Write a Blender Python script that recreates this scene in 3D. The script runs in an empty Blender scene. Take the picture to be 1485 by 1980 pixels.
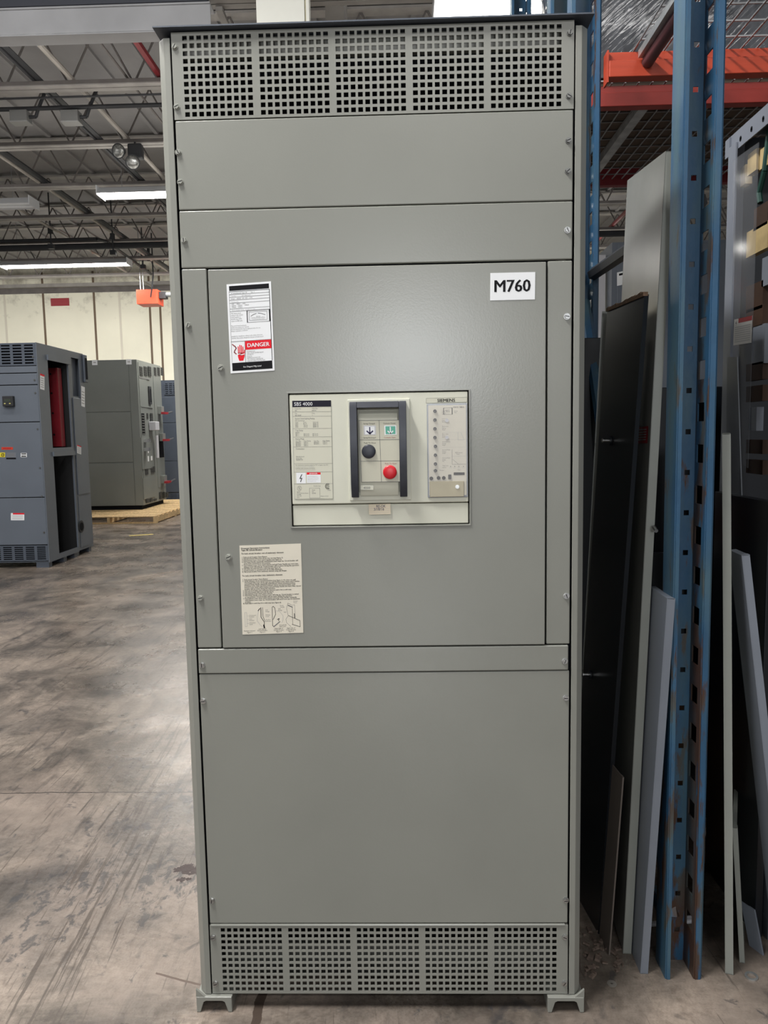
import bpy, bmesh, math, random
from mathutils import Vector, Matrix
random.seed(7)
S = bpy.context.scene
COL = S.collection
PI = math.pi

# ------------------------------------------------------------------ camera
F = 1487.0
CAM = Vector((0.05403, -1.75576, 1.40973))
YAW, PIT, ROL = 0.025724, -0.102063, -0.017864
fwd = Vector((-math.sin(YAW)*math.cos(PIT), math.cos(YAW)*math.cos(PIT), math.sin(PIT)))
_r0 = Vector((math.cos(YAW), math.sin(YAW), 0)); _u0 = _r0.cross(fwd)
right = _r0*math.cos(ROL) + _u0*math.sin(ROL)
up = _u0*math.cos(ROL) - _r0*math.sin(ROL)
cd = bpy.data.cameras.new('camera'); cam = bpy.data.objects.new('camera', cd); COL.objects.link(cam)
cd.sensor_fit = 'VERTICAL'; cd.sensor_height = 24.0; cd.lens = F/1980*24.0
cd.clip_start = 0.05; cd.clip_end = 100
m = Matrix.Identity(4)
for i in range(3):
    m[i][0] = right[i]; m[i][1] = up[i]; m[i][2] = -fwd[i]; m[i][3] = CAM[i]
cam.matrix_world = m
S.camera = cam

def ray(px, py): return fwd + right*((px-742.5)/F) - up*((py-990)/F)
def ony(px, py, Y): d = ray(px, py); return CAM + d*((Y-CAM.y)/d.y)      # measured points of the photo on real planes
def onz(px, py, Z): d = ray(px, py); return CAM + d*((Z-CAM.z)/d.z)
def onx(px, py, X): d = ray(px, py); return CAM + d*((X-CAM.x)/d.x)

# ------------------------------------------------------------------ materials
MATS = {}
def lin(c):
    return tuple((x/12.92 if x <= .04045 else ((x+.055)/1.055)**2.4) for x in c)
def srgb(r, g, b): return lin((r/255, g/255, b/255))
def mat(name, col, rough=.5, metal=0., var=.0, vscale=6., bump=0., bscale=400., spec=.5, emit=0., alpha=1., trans=0., stretch=None, col2=None, dist=.002, coat=0.):
    if name in MATS: return MATS[name]
    M = bpy.data.materials.new(name); M.use_nodes = True; nt = M.node_tree; N = nt.nodes; L = nt.links
    b = N['Principled BSDF']
    b.inputs['Base Color'].default_value = (*col, 1)
    b.inputs['Roughness'].default_value = rough; b.inputs['Metallic'].default_value = metal
    b.inputs['Specular IOR Level'].default_value = spec
    b.inputs['Coat Weight'].default_value = coat
    if trans: b.inputs['Transmission Weight'].default_value = trans
    if alpha < 1: b.inputs['Alpha'].default_value = alpha
    if emit:
        b.inputs['Emission Color'].default_value = (1, .97, .9, 1); b.inputs['Emission Strength'].default_value = emit
    tc = N.new('ShaderNodeTexCoord')
    src = tc.outputs['Object']
    if stretch:
        mp = N.new('ShaderNodeMapping'); mp.inputs['Scale'].default_value = stretch; L.new(src, mp.inputs['Vector']); src = mp.outputs['Vector']
    if var or col2:
        n = N.new('ShaderNodeTexNoise'); n.inputs['Scale'].default_value = vscale; n.inputs['Detail'].default_value = 5
        L.new(src, n.inputs['Vector'])
        r = N.new('ShaderNodeValToRGB')
        lo = tuple(c*(1-var) for c in col); hi = tuple(min(1, c*(1+var)) for c in col)
        if col2: lo, hi = col2, col
        r.color_ramp.elements[0].position = .35; r.color_ramp.elements[1].position = .65
        r.color_ramp.elements[0].color = (*lo, 1); r.color_ramp.elements[1].color = (*hi, 1)
        L.new(n.outputs['Fac'], r.inputs['Fac']); L.new(r.outputs['Color'], b.inputs['Base Color'])
    if bump:
        n2 = N.new('ShaderNodeTexNoise'); n2.inputs['Scale'].default_value = bscale; n2.inputs['Detail'].default_value = 3
        L.new(src, n2.inputs['Vector'])
        bp = N.new('ShaderNodeBump'); bp.inputs['Strength'].default_value = bump; bp.inputs['Distance'].default_value = dist
        L.new(n2.outputs['Fac'], bp.inputs['Height']); L.new(bp.outputs['Normal'], b.inputs['Normal'])
    MATS[name] = M
    return M

PAINT = mat('grey green powder coat', srgb(138, 139, 132), .26, var=.025, vscale=4, bump=.10, bscale=260, dist=.001)
PAINTD = mat('inner grey steel', srgb(95, 96, 92), .5, var=.1)
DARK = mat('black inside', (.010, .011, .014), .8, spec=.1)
STEEL = mat('zinc screw', (.55, .55, .54), .32, 1.0, var=.15, vscale=80)
PSCREW = mat('painted screw', srgb(150, 151, 143), .4)
DSTEEL = mat('dark plated screw', (.22, .22, .21), .35, .9)
IVORY = mat('ivory plastic', srgb(212, 212, 196), .42, var=.04, vscale=9, bump=.05, bscale=500)
IVORY2 = mat('sand plastic', srgb(200, 198, 180), .45, var=.03, vscale=12)
NAVY = mat('charcoal handle plastic', srgb(50, 53, 62), .42, var=.12, vscale=30)
BLACK = mat('black print', (.010, .010, .012), .6, spec=.12)
GREYINK = mat('grey print', (.16, .16, .16), .6)
LGREY = mat('pale grey print', (.42, .42, .42), .6)
WHITE = mat('white sticker', srgb(236, 238, 240), .45)
CREAM = mat('cream sticker', srgb(222, 216, 200), .55, var=.03, vscale=20)
RED = mat('red print', srgb(228, 34, 48), .55, spec=.2)
DRED = mat('worn dark red print', srgb(150, 30, 40), .5)
REDBTN = mat('red button plastic', srgb(205, 26, 40), .35)
GREEN = mat('green indicator', srgb(70, 165, 140), .35)
SILV = mat('silver plastic', srgb(190, 190, 195), .3)
BLUEINK = mat('dark blue pen', srgb(40, 36, 80), .5)
BRUSH = mat('tan metal plate', srgb(172, 164, 142), .35, .2, var=.05, vscale=20)
CLEAR = mat('clear plastic', (.9, .9, .9), .06, alpha=.10, spec=.6)
BLUEG = mat('blue grey cabinet paint', srgb(98, 105, 115), .42, var=.04, vscale=3, bump=.08, bscale=200)
BLUEG2 = mat('blue grey cabinet edge', srgb(80, 87, 98), .45, var=.05)
GREYC = mat('mid grey cabinet paint', srgb(118, 122, 118), .42, var=.04, vscale=2, bump=.08, bscale=200)
NAVYC = mat('navy grey cabinet paint', srgb(62, 69, 80), .45, var=.05)
REDINS = mat('dark red insulator', srgb(128, 24, 36), .45, var=.1)
ORANGE = mat('orange red box paint', srgb(222, 74, 44), .45, var=.05)
WOOD = mat('pale pallet wood', srgb(208, 178, 132), .7, var=.18, vscale=9, stretch=(6, 1, 1), bump=.2, bscale=40)
WOODD = mat('brown board', srgb(78, 64, 52), .7, var=.25, vscale=6, stretch=(1, 4, 4))
DECK = mat('grey roof deck', srgb(141, 139, 138), .8, var=.10, vscale=1.6, bump=.1, bscale=20)
JOIST = mat('joist chord paint', srgb(158, 154, 149), .7, var=.12, vscale=5)
JOISTD = mat('joist web steel', srgb(104, 99, 96), .7, var=.15, vscale=5)
BPIPE = mat('black pipe', srgb(42, 43, 46), .6, var=.1)
WPIPE = mat('pale conduit', srgb(160, 154, 146), .6, var=.08)
RPIPE = mat('red sprinkler pipe', srgb(120, 30, 38), .5, var=.1)
GIRD = mat('white girder paint', srgb(188, 189, 192), .6, var=.08, vscale=2.5)
COLM = mat('white column paint', srgb(238, 238, 228), .6, var=.02)
TUBE = mat('lit fluorescent tube', (1, 1, 1), .5, emit=22.0)
WFIX = mat('white enamel reflector', srgb(205, 207, 210), .5)
LENS = mat('lamp lens', srgb(150, 150, 146), .18, .6, var=.35, vscale=45)
BLUE = mat('blue rack paint', srgb(62, 112, 156), .38, var=.14, vscale=5, bump=.15, bscale=60)
def rackmat(name='worn blue rack paint', rust=0.):
    M = mat(name, srgb(44, 84, 116), .42, var=.12, vscale=6, bump=.25, bscale=70)
    nt = M.node_tree; N = nt.nodes; L = nt.links; b = N['Principled BSDF']
    base = b.inputs['Base Color'].links[0].from_socket
    tc = N.new('ShaderNodeTexCoord'); mp = N.new('ShaderNodeMapping'); mp.inputs['Scale'].default_value = (1, 1, .22)
    L.new(tc.outputs['Object'], mp.inputs['Vector'])
    n = N.new('ShaderNodeTexNoise'); n.inputs['Scale'].default_value = 26; n.inputs['Detail'].default_value = 7; n.inputs['Roughness'].default_value = .62
    L.new(mp.outputs['Vector'], n.inputs['Vector'])
    sep = N.new('ShaderNodeSeparateXYZ'); L.new(tc.outputs['Object'], sep.inputs[0])
    mr = N.new('ShaderNodeMapRange'); mr.inputs[1].default_value = 0; mr.inputs[2].default_value = 2.0; mr.inputs[3].default_value = .14+rust; mr.inputs[4].default_value = -.04+rust*.85
    L.new(sep.outputs['Z'], mr.inputs[0])
    ad = N.new('ShaderNodeMath'); ad.operation = 'ADD'; L.new(n.outputs['Fac'], ad.inputs[0]); L.new(mr.outputs[0], ad.inputs[1])
    r = N.new('ShaderNodeValToRGB'); r.color_ramp.elements[0].position = .60; r.color_ramp.elements[1].position = .66
    L.new(ad.outputs[0], r.inputs['Fac'])
    mx = N.new('ShaderNodeMix'); mx.data_type = 'RGBA'
    L.new(r.outputs['Color'], mx.inputs['Factor']); L.new(base, mx.inputs['A']); mx.inputs['B'].default_value = (*srgb(72, 50, 38), 1)
    L.new(mx.outputs['Result'], b.inputs['Base Color'])
    # chalky worn flake layer
    n3 = N.new('ShaderNodeTexNoise'); n3.inputs['Scale'].default_value = 14; n3.inputs['Detail'].default_value = 6; L.new(mp.outputs['Vector'], n3.inputs['Vector'])
    r3 = N.new('ShaderNodeValToRGB'); r3.color_ramp.elements[0].position = .46; r3.color_ramp.elements[1].position = .66; r3.color_ramp.elements[1].color = (.6, .6, .6, 1)
    L.new(n3.outputs['Fac'], r3.inputs['Fac'])
    mx2 = N.new('ShaderNodeMix'); mx2.data_type = 'RGBA'
    L.new(r3.outputs['Color'], mx2.inputs['Factor']); L.new(mx.outputs['Result'], mx2.inputs['A']); mx2.inputs['B'].default_value = (*srgb(78, 104, 108), 1)
    L.new(mx2.outputs['Result'], b.inputs['Base Color'])
    return M
RACK = rackmat(); RACKR = rackmat('rusted inner rack wall', .13)
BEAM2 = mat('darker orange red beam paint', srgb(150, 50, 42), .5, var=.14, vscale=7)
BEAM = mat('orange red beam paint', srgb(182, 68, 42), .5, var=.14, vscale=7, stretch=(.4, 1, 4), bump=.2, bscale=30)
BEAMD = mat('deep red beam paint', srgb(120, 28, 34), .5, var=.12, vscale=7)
WIRE = mat('galvanised wire', (.35, .36, .37), .4, .7)
GALV = mat('galvanised channel', (.48, .5, .5), .38, .8, var=.2, vscale=15)
PLUM = mat('plum brown tube', srgb(92, 58, 62), .5, var=.15)
PANL = mat('light grey panel paint', srgb(140, 143, 137), .32, var=.05, vscale=6, bump=.06, bscale=240)
PANB = mat('blue grey panel paint', srgb(118, 124, 134), .38, var=.05, vscale=5)
PANK = mat('charcoal panel paint', srgb(20, 24, 29), .30, var=.10, vscale=5)
PANT = mat('taupe panel paint', srgb(104, 96, 90), .5, var=.08, vscale=5)
PANN = mat('near black navy panel', srgb(18, 22, 29), .4, var=.15, vscale=3)
RUST = mat('torn rusty edge', srgb(120, 96, 76), .8, var=.3, vscale=60)
CARD = mat('brown cardboard', srgb(124, 96, 70), .8, var=.1)
MAPLE = mat('tan insulating board', srgb(178, 156, 110), .6, var=.12, vscale=20)
BROWNB = mat('dark brown insulating board', srgb(58, 38, 24), .6, var=.2, vscale=12)
PLEXI = mat('scratched clear sheet', (.25, .26, .28), .10, alpha=.13, spec=.35, bump=.05, bscale=15)
DEBRIS = mat('flaked debris', srgb(98, 84, 75), .9, var=.3, vscale=90)
YELLOW = mat('worn yellow floor paint', srgb(196, 176, 96), .7, var=.2, vscale=20)

# ------------------------------------------------------------------ mesh helpers
class MB:
    def __init__(s): s.bm = bmesh.new(); s.mats = []
    def mi(s, mt):
        if mt not in s.mats: s.mats.append(mt)
        return s.mats.index(mt)
    def face(s, pts, mt):
        f = s.bm.faces.new([s.bm.verts.new(p) for p in pts]); f.material_index = s.mi(mt); return f
    def hexa(s, c, mt):      # c: 8 corners, bottom ring 0-3, top ring 4-7
        v = [s.bm.verts.new(p) for p in c]; k = s.mi(mt)
        for q in ((3,2,1,0),(4,5,6,7),(0,1,5,4),(1,2,6,5),(2,3,7,6),(3,0,4,7)):
            f = s.bm.faces.new([v[i] for i in q]); f.material_index = k
        return s
    def box(s, x0, x1, y0, y1, z0, z1, mt):
        return s.hexa([(x0,y0,z0),(x1,y0,z0),(x1,y1,z0),(x0,y1,z0),(x0,y0,z1),(x1,y0,z1),(x1,y1,z1),(x0,y1,z1)], mt)
    def prism(s, poly, a, b, axis, mt):   # poly in the two other axes, extruded a..b along axis
        def P(u, v, w): return {'x': (w,u,v), 'y': (u,w,v), 'z': (u,v,w)}[axis]
        A = [s.bm.verts.new(P(u,v,a)) for u,v in poly]; B = [s.bm.verts.new(P(u,v,b)) for u,v in poly]; k = s.mi(mt); n = len(poly)
        for f in [s.bm.faces.new(A), s.bm.faces.new(B[::-1])] + [s.bm.faces.new((A[i],B[i],B[(i+1)%n],A[(i+1)%n])) for i in range(n)]:
            f.material_index = k
        return s
    def cyl(s, p0, p1, r, mt, n=16, r1=None):
        p0 = Vector(p0); p1 = Vector(p1); d = (p1-p0).normalized()
        a = d.orthogonal().normalized(); b = d.cross(a); r1 = r if r1 is None else r1; k = s.mi(mt)
        A = [s.bm.verts.new(p0 + (a*math.cos(2*PI*i/n) + b*math.sin(2*PI*i/n))*r) for i in range(n)]
        B = [s.bm.verts.new(p1 + (a*math.cos(2*PI*i/n) + b*math.sin(2*PI*i/n))*r1) for i in range(n)]
        for f in [s.bm.faces.new(A[::-1]), s.bm.faces.new(B)] + [s.bm.faces.new((A[i],A[(i+1)%n],B[(i+1)%n],B[i])) for i in range(n)]:
            f.material_index = k
        return s
    def tube(s, pts, r, mt, n=8):
        for a, b in zip(pts, pts[1:]): s.cyl(a, b, r, mt, n)
        return s
    def dome(s, c, d, r, h, mt, n=24, rings=5):
        c = Vector(c); d = Vector(d).normalized(); a = d.orthogonal().normalized(); b = d.cross(a); k = s.mi(mt); prev = None
        for j in range(rings):
            t = j/rings*PI/2; rr = r*math.cos(t); hh = h*math.sin(t)
            R = [s.bm.verts.new(c + d*hh + (a*math.cos(2*PI*i/n)+b*math.sin(2*PI*i/n))*rr) for i in range(n)]
            if prev:
                for i in range(n): f = s.bm.faces.new((prev[i],prev[(i+1)%n],R[(i+1)%n],R[i])); f.material_index = k
            prev = R
        f = s.bm.faces.new(prev); f.material_index = k
        return s
    def plate(s, xs, zs, holes, y0, y1, mt):
        """welded sheet in the XZ plane with rectangular holes; holes = set of (i,j) cells"""
        vf = {}; vb = {}; k = s.mi(mt)
        def V(D, i, j, y):
            if (i,j) not in D: D[(i,j)] = s.bm.verts.new((xs[i], y, zs[j]))
            return D[(i,j)]
        nx, nz = len(xs)-1, len(zs)-1
        solid = lambda i, j: 0 <= i < nx and 0 <= j < nz and (i,j) not in holes
        for i in range(nx):
            for j in range(nz):
                if not solid(i,j): continue
                fs = [[V(vf,i,j,y0),V(vf,i+1,j,y0),V(vf,i+1,j+1,y0),V(vf,i,j+1,y0)], [V(vb,i,j+1,y1),V(vb,i+1,j+1,y1),V(vb,i+1,j,y1),V(vb,i,j,y1)]]
                if not solid(i-1,j): fs.append([V(vf,i,j,y0),V(vf,i,j+1,y0),V(vb,i,j+1,y1),V(vb,i,j,y1)])
                if not solid(i+1,j): fs.append([V(vf,i+1,j+1,y0),V(vf,i+1,j,y0),V(vb,i+1,j,y1),V(vb,i+1,j+1,y1)])
                if not solid(i,j-1): fs.append([V(vf,i+1,j,y0),V(vf,i,j,y0),V(vb,i,j,y1),V(vb,i+1,j,y1)])
                if not solid(i,j+1): fs.append([V(vf,i,j+1,y0),V(vf,i+1,j+1,y0),V(vb,i+1,j+1,y1),V(vb,i,j+1,y1)])
                for q in fs: f = s.bm.faces.new(q); f.material_index = k
        return s
    def text(s, txt, org, ex, ez, size, mt, bold=0., sx=1., align='LEFT', lift=None):
        cu = bpy.data.curves.new('t', 'FONT'); cu.body = txt; cu.size = 1; cu.resolution_u = 2; cu.align_x = align
        o = bpy.data.objects.new('t', cu); COL.objects.link(o)
        dg = bpy.context.evaluated_depsgraph_get(); dg.update()
        me = bpy.data.meshes.new_from_object(o.evaluated_get(dg))
        k = s.mi(mt); ex = Vector(ex); ez = Vector(ez); org = Vector(org)
        nn = ex.cross(ez).normalized()*.00007
        for kk, off in enumerate((0,) if not bold else (-bold/2, bold/2) if bold < .045 else (-bold/2, 0, bold/2)):      # heavier strokes by doubling the letter sideways
            vs = [s.bm.verts.new(org + nn*kk + ex*(v.co.x*size*sx+off*size) + ez*(v.co.y*size)) for v in me.vertices]
            for p in me.polygons:
                try: f = s.bm.faces.new([vs[i] for i in p.vertices]); f.material_index = k
                except ValueError: pass
        bpy.data.objects.remove(o); bpy.data.curves.remove(cu); bpy.data.meshes.remove(me)
        return s
    def build(s, name, parent=None, bevel=0., seg=2, smooth=True, xf=None, world=False):
        me = bpy.data.meshes.new(name)
        if xf is not None: bmesh.ops.transform(s.bm, matrix=xf, verts=s.bm.verts)
        root = Vector((0,0,0)); p = parent
        while p is not None: root += p.location; p = p.parent
        org = Vector((0,0,0))
        if parent is None and s.bm.verts and not world:
            vs = [v.co for v in s.bm.verts]
            org = Vector(((min(v.x for v in vs)+max(v.x for v in vs))/2, (min(v.y for v in vs)+max(v.y for v in vs))/2, min(v.z for v in vs)))
        bmesh.ops.translate(s.bm, vec=-(root+org), verts=s.bm.verts)
        bmesh.ops.recalc_face_normals(s.bm, faces=s.bm.faces)
        s.bm.to_mesh(me); s.bm.free()
        for mt in s.mats: me.materials.append(mt)
        if smooth:
            me.polygons.foreach_set('use_smooth', [True]*len(me.polygons)); me.set_sharp_from_angle(angle=math.radians(32))
        o = bpy.data.objects.new(name, me); COL.objects.link(o); o.location = org
        if parent is not None: o.parent = parent
        if bevel:
            b = o.modifiers.new('bevel', 'BEVEL'); b.width = bevel; b.segments = seg; b.limit_method = 'ANGLE'; b.angle_limit = math.radians(40); b.harden_normals = True
        return o

def tag(o, label=None, cat=None, group=None, kind=None):
    if label: o['label'] = label
    if cat: o['category'] = cat
    if group: o['group'] = group
    if kind: o['kind'] = kind
    return o
def empty(name, loc, label, cat, group=None):
    o = bpy.data.objects.new(name, None); COL.objects.link(o); o.location = loc; o.empty_display_size = .1
    return tag(o, label, cat, group)
def copy_tree(o, loc=None, label=None, parent=None):
    c = o.copy(); COL.objects.link(c)
    if parent is not None: c.parent = parent
    if loc is not None: c.location = loc
    if label: c['label'] = label
    for ch in list(o.children): copy_tree(ch, parent=c)
    return c
def box(name, x0, x1, y0, y1, z0, z1, mt, parent=None, bevel=0.):
    return MB().box(x0,x1,y0,y1,z0,z1,mt).build(name, parent, bevel)

class Label:
    """a printed sheet: frame from three photo corners on the plane y = Y (or x = X); u to the right, v downwards, in metres"""
    def __init__(s, tl, tr, bl, Y=None, X=None, sheet=WHITE, t=.0004):
        f = (lambda p: ony(*p, Y)) if Y is not None else (lambda p: onx(*p, X))
        s.o = f(tl); a = f(tr); b = f(bl)
        s.w = (a-s.o).length; s.h = (b-s.o).length; s.ex = (a-s.o)/s.w; s.ez = (s.o-b)/s.h
        s.n = s.ex.cross(s.ez).normalized()      # towards the viewer
        s.m = MB(); s.lay = 0
        c = [s.p(0,s.h), s.p(s.w,s.h), s.p(s.w,0), s.p(0,0)]
        if sheet: s.m.hexa([q+s.n*0 for q in c] + [q+s.n*t for q in c], sheet)
        s.t = t
    def p(s, u, v, l=0): return s.o + s.ex*u - s.ez*v + s.n*l
    def q(s, u0, v0, u1, v1, mt, l=1):
        """fractions of the sheet"""
        W, H = s.w, s.h; L = s.t + .00025*l
        s.m.face([s.p(u0*W,v1*H,L), s.p(u1*W,v1*H,L), s.p(u1*W,v0*H,L), s.p(u0*W,v0*H,L)], mt); return s
    def poly(s, pts, mt, l=1):
        s.m.face([s.p(u*s.w, v*s.h, s.t+.00025*l) for u, v in pts], mt); return s
    def line(s, pts, w, mt, l=1):
        for (a,b),(c,d) in zip(pts, pts[1:]):
            A = Vector((a*s.w,b*s.h)); B = Vector((c*s.w,d*s.h)); D = B-A
            if D.length < 1e-7: continue
            n = Vector((-D.y,D.x)).normalized()*w/2; e = D.normalized()*w*.4; A = A-e; B = B+e
            s.m.face([s.p(*(A+n),s.t+.00025*l), s.p(*(B+n),s.t+.00025*l), s.p(*(B-n),s.t+.00025*l), s.p(*(A-n),s.t+.00025*l)], mt)
        return s
    def txt(s, u, v, size, t, mt=BLACK, bold=0., sx=1., align='LEFT', l=1):
        """size = letter size in metres (capital height about 0.73 of it); v = baseline"""
        s.m.text(t, s.p(u*s.w, v*s.h, s.t+.00025*l), s.ex, s.ez, size, mt, bold, sx, align); return s
    def build(s, name, parent): return s.m.build(name, parent, smooth=False)

# ================================================================== THE SETTING
def floor_material():
    M = bpy.data.materials.new('polished concrete'); M.use_nodes = True; nt = M.node_tree; N = nt.nodes; L = nt.links; b = N['Principled BSDF']
    tc = N.new('ShaderNodeTexCoord'); P = tc.outputs['Object']
    def mapping(rot=0, sc=(1,1,1)):
        mp = N.new('ShaderNodeMapping'); mp.inputs['Rotation'].default_value = (0,0,rot); mp.inputs['Scale'].default_value = sc; L.new(P, mp.inputs['Vector']); return mp.outputs['Vector']
    def noise(vec, sc, det=6, ro=.6, di=0.):
        n = N.new('ShaderNodeTexNoise'); n.inputs['Scale'].default_value = sc; n.inputs['Detail'].default_value = det; n.inputs['Roughness'].default_value = ro; n.inputs['Distortion'].default_value = di; L.new(vec, n.inputs['Vector']); return n.outputs['Fac']
    def ramp(f, stops):
        r = N.new('ShaderNodeValToRGB'); e = r.color_ramp.elements
        while len(e) < len(stops): e.new(.5)
        for i, (p, c) in enumerate(stops): e[i].position = p; e[i].color = (*c, 1) if len(c) == 3 else c
        L.new(f, r.inputs['Fac']); return r.outputs['Color']
    def mix(a, bcol, fac, mode='MIX'):
        m = N.new('ShaderNodeMix'); m.data_type = 'RGBA'; m.blend_type = mode
        if isinstance(fac, float): m.inputs['Factor'].default_value = fac
        else: L.new(fac, m.inputs['Factor'])
        if isinstance(a, tuple): m.inputs['A'].default_value = (*a, 1)
        else: L.new(a, m.inputs['A'])
        if isinstance(bcol, tuple): m.inputs['B'].default_value = (*bcol, 1)
        else: L.new(bcol, m.inputs['B'])
        return m.outputs['Result']
    def mth(op, a, bb=None):
        m = N.new('ShaderNodeMath'); m.operation = op
        for i, v in enumerate((a, bb)):
            if v is None: continue
            if isinstance(v, (int, float)): m.inputs[i].default_value = v
            else: L.new(v, m.inputs[i])
        return m.outputs[0]
    flat = mapping()
    base = ramp(noise(flat, 2.2, 8, .65, .6), [(.34, srgb(70,65,60)), (.45, srgb(104,96,88)), (.53, srgb(128,118,108)), (.66, srgb(164,150,137))])
    cool = ramp(noise(flat, .9, 5, .5), [(.45, (0,0,0)), (.65, (.6,.6,.6))])
    base = mix(base, srgb(96,92,90), cool)
    fine = ramp(noise(flat, 38, 6, .7), [(.34, (.60,.58,.57)), (.58, (1,1,1))])
    base = mix(base, fine, .8, 'MULTIPLY')
    grain = ramp(noise(flat, 150, 4, .7), [(.36, (.74,.73,.72)), (.52, (1,1,1))])
    base = mix(base, grain, .7, 'MULTIPLY')
    pink = ramp(noise(flat, 1.7, 5, .6), [(.47, (0,0,0)), (.64, (.40,.40,.40))])
    base = mix(base, srgb(158,143,131), pink)
    # forklift scuffs, dragged along one direction
    sv = mapping(math.radians(24), (7.5, .8, 1))
    sc = ramp(noise(sv, 2.4, 8, .7), [(.53, (0,0,0)), (.62, (.6,.6,.6)), (.78, (.9,.9,.9))])
    area = ramp(noise(mapping(.4), .75, 3, .5), [(.40, (0,0,0)), (.6, (1,1,1))])
    sc = mix((0,0,0), sc, area)
    base = mix(base, srgb(50,47,46), sc)
    # blotches
    bl = ramp(noise(flat, 5.5, 6, .6, 1.2), [(.60, (0,0,0)), (.70, (.8,.8,.8))])
    base = mix(base, srgb(64,62,62), bl)
    # thin scratches
    sv2 = mapping(0, (24, .95, 1))
    s2 = ramp(noise(sv2, 2.6, 3, .5), [(.655, (0,0,0)), (.70, (.8,.8,.8))])
    s2 = mix((0,0,0), s2, area)
    base = mix(base, srgb(62,56,52), s2)
    sep = N.new('ShaderNodeSeparateXYZ'); L.new(P, sep.inputs[0])
    X, Y = sep.outputs['X'], sep.outputs['Y']
    # smudged rubber marks and a band of drag scratches left of the cabinet
    def spot(px, py, rx, ry):
        c = onz(px, py, 0)
        d = mth('ADD', mth('POWER', mth('DIVIDE', mth('SUBTRACT', X, c.x), rx), 2), mth('POWER', mth('DIVIDE', mth('SUBTRACT', Y, c.y), ry), 2))
        return mth('MAXIMUM', mth('SUBTRACT', 1.0, d), 0.0)
    smn = noise(mapping(0, (1, .6, 1)), 22, 8, .7, .6)
    sm = spot(150, 1715, .26, .30)
    for a in ((240, 1590, .20, .16), (350, 1545, .16, .14), (60, 1800, .2, .2), (330, 1700, .18, .3)): sm = mth('MAXIMUM', sm, spot(*a))
    smk = ramp(mth('ADD', smn, mth('MULTIPLY', sm, .12)), [(.615, (0,0,0)), (.68, (.7,.7,.7))])
    base = mix(base, srgb(62,62,64), smk)
    A_ = onz(290, 1540, 0); B_ = onz(60, 1975, 0); sl = (B_.x-A_.x)/(B_.y-A_.y)
    off = mth('ABSOLUTE', mth('SUBTRACT', X, mth('ADD', A_.x, mth('MULTIPLY', mth('SUBTRACT', Y, A_.y), sl))))
    band = mth('MAXIMUM', mth('SUBTRACT', 1.0, mth('DIVIDE', off, .20)), 0.0)
    shx = N.new('ShaderNodeCombineXYZ'); L.new(mth('MULTIPLY', mth('SUBTRACT', X, mth('MULTIPLY', Y, sl)), 70.0), shx.inputs[0]); L.new(mth('MULTIPLY', Y, 2.2), shx.inputs[1])
    scr = ramp(mth('ADD', noise(shx.outputs[0], 1.0, 5, .65), mth('MULTIPLY', band, .10)), [(.61, (0,0,0)), (.66, (.8,.8,.8))])
    base = mix(base, srgb(78,70,64), scr)
    wob = mth('MULTIPLY', mth('SUBTRACT', noise(flat, 9, 4, .6), .5), .03)
    def joint(c, v, w):
        d = mth('ABSOLUTE', mth('ADD', mth('SUBTRACT', c, v), wob))
        return mth('LESS_THAN', d, w)
    base = mix(base, srgb(66,60,56), joint(Y, 1.163, .0035))
    # old joint that runs towards the viewer, dark filler of uneven width
    w2 = mth('MULTIPLY', noise(flat, 14, 4, .6), .022)
    d2 = mth('ABSOLUTE', mth('ADD', mth('SUBTRACT', X, -.323), wob))
    base = mix(base, srgb(74,64,57), mth('LESS_THAN', d2, w2))
    # diagonal crack left of the cabinet
    dl = mth('ABSOLUTE', mth('ADD', mth('SUBTRACT', mth('ADD', mth('MULTIPLY', X, .32), Y), -.072), mth('MULTIPLY', wob, .5)))
    seg = mth('MULTIPLY', mth('LESS_THAN', dl, .0035), mth('MULTIPLY', mth('GREATER_THAN', X, -.62), mth('LESS_THAN', X, -.47)))
    base = mix(base, srgb(96,82,74), seg)
    # red brown paint spill
    c = onz(364, 1682, 0)
    ds = mth('ADD', mth('POWER', mth('MULTIPLY', mth('SUBTRACT', X, c.x), 18), 2), mth('POWER', mth('MULTIPLY', mth('SUBTRACT', Y, c.y), 13), 2))
    sp = mth('LESS_THAN', mth('ADD', ds, mth('MULTIPLY', noise(flat, 30, 5, .6), 3.2)), 2.0)
    base = mix(base, srgb(40,20,18), sp)
    L.new(base, b.inputs['Base Color']); b.inputs['Specular IOR Level'].default_value = .38
    ro = ramp(noise(flat, 3.0, 5, .6), [(.35, (.24,.24,.24)), (.7, (.36,.36,.36))])
    L.new(ro, b.inputs['Roughness'])
    bp = N.new('ShaderNodeBump'); bp.inputs['Strength'].default_value = .12; bp.inputs['Distance'].default_value = .01
    L.new(noise(flat, 26, 6, .6), bp.inputs['Height']); L.new(bp.outputs['Normal'], b.inputs['Normal'])
    return M
fl = MB(); fl.box(-14, 9, -9, 17.2, -.1, 0, floor_material())
tag(fl.build('floor', world=True), kind='structure')
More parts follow.
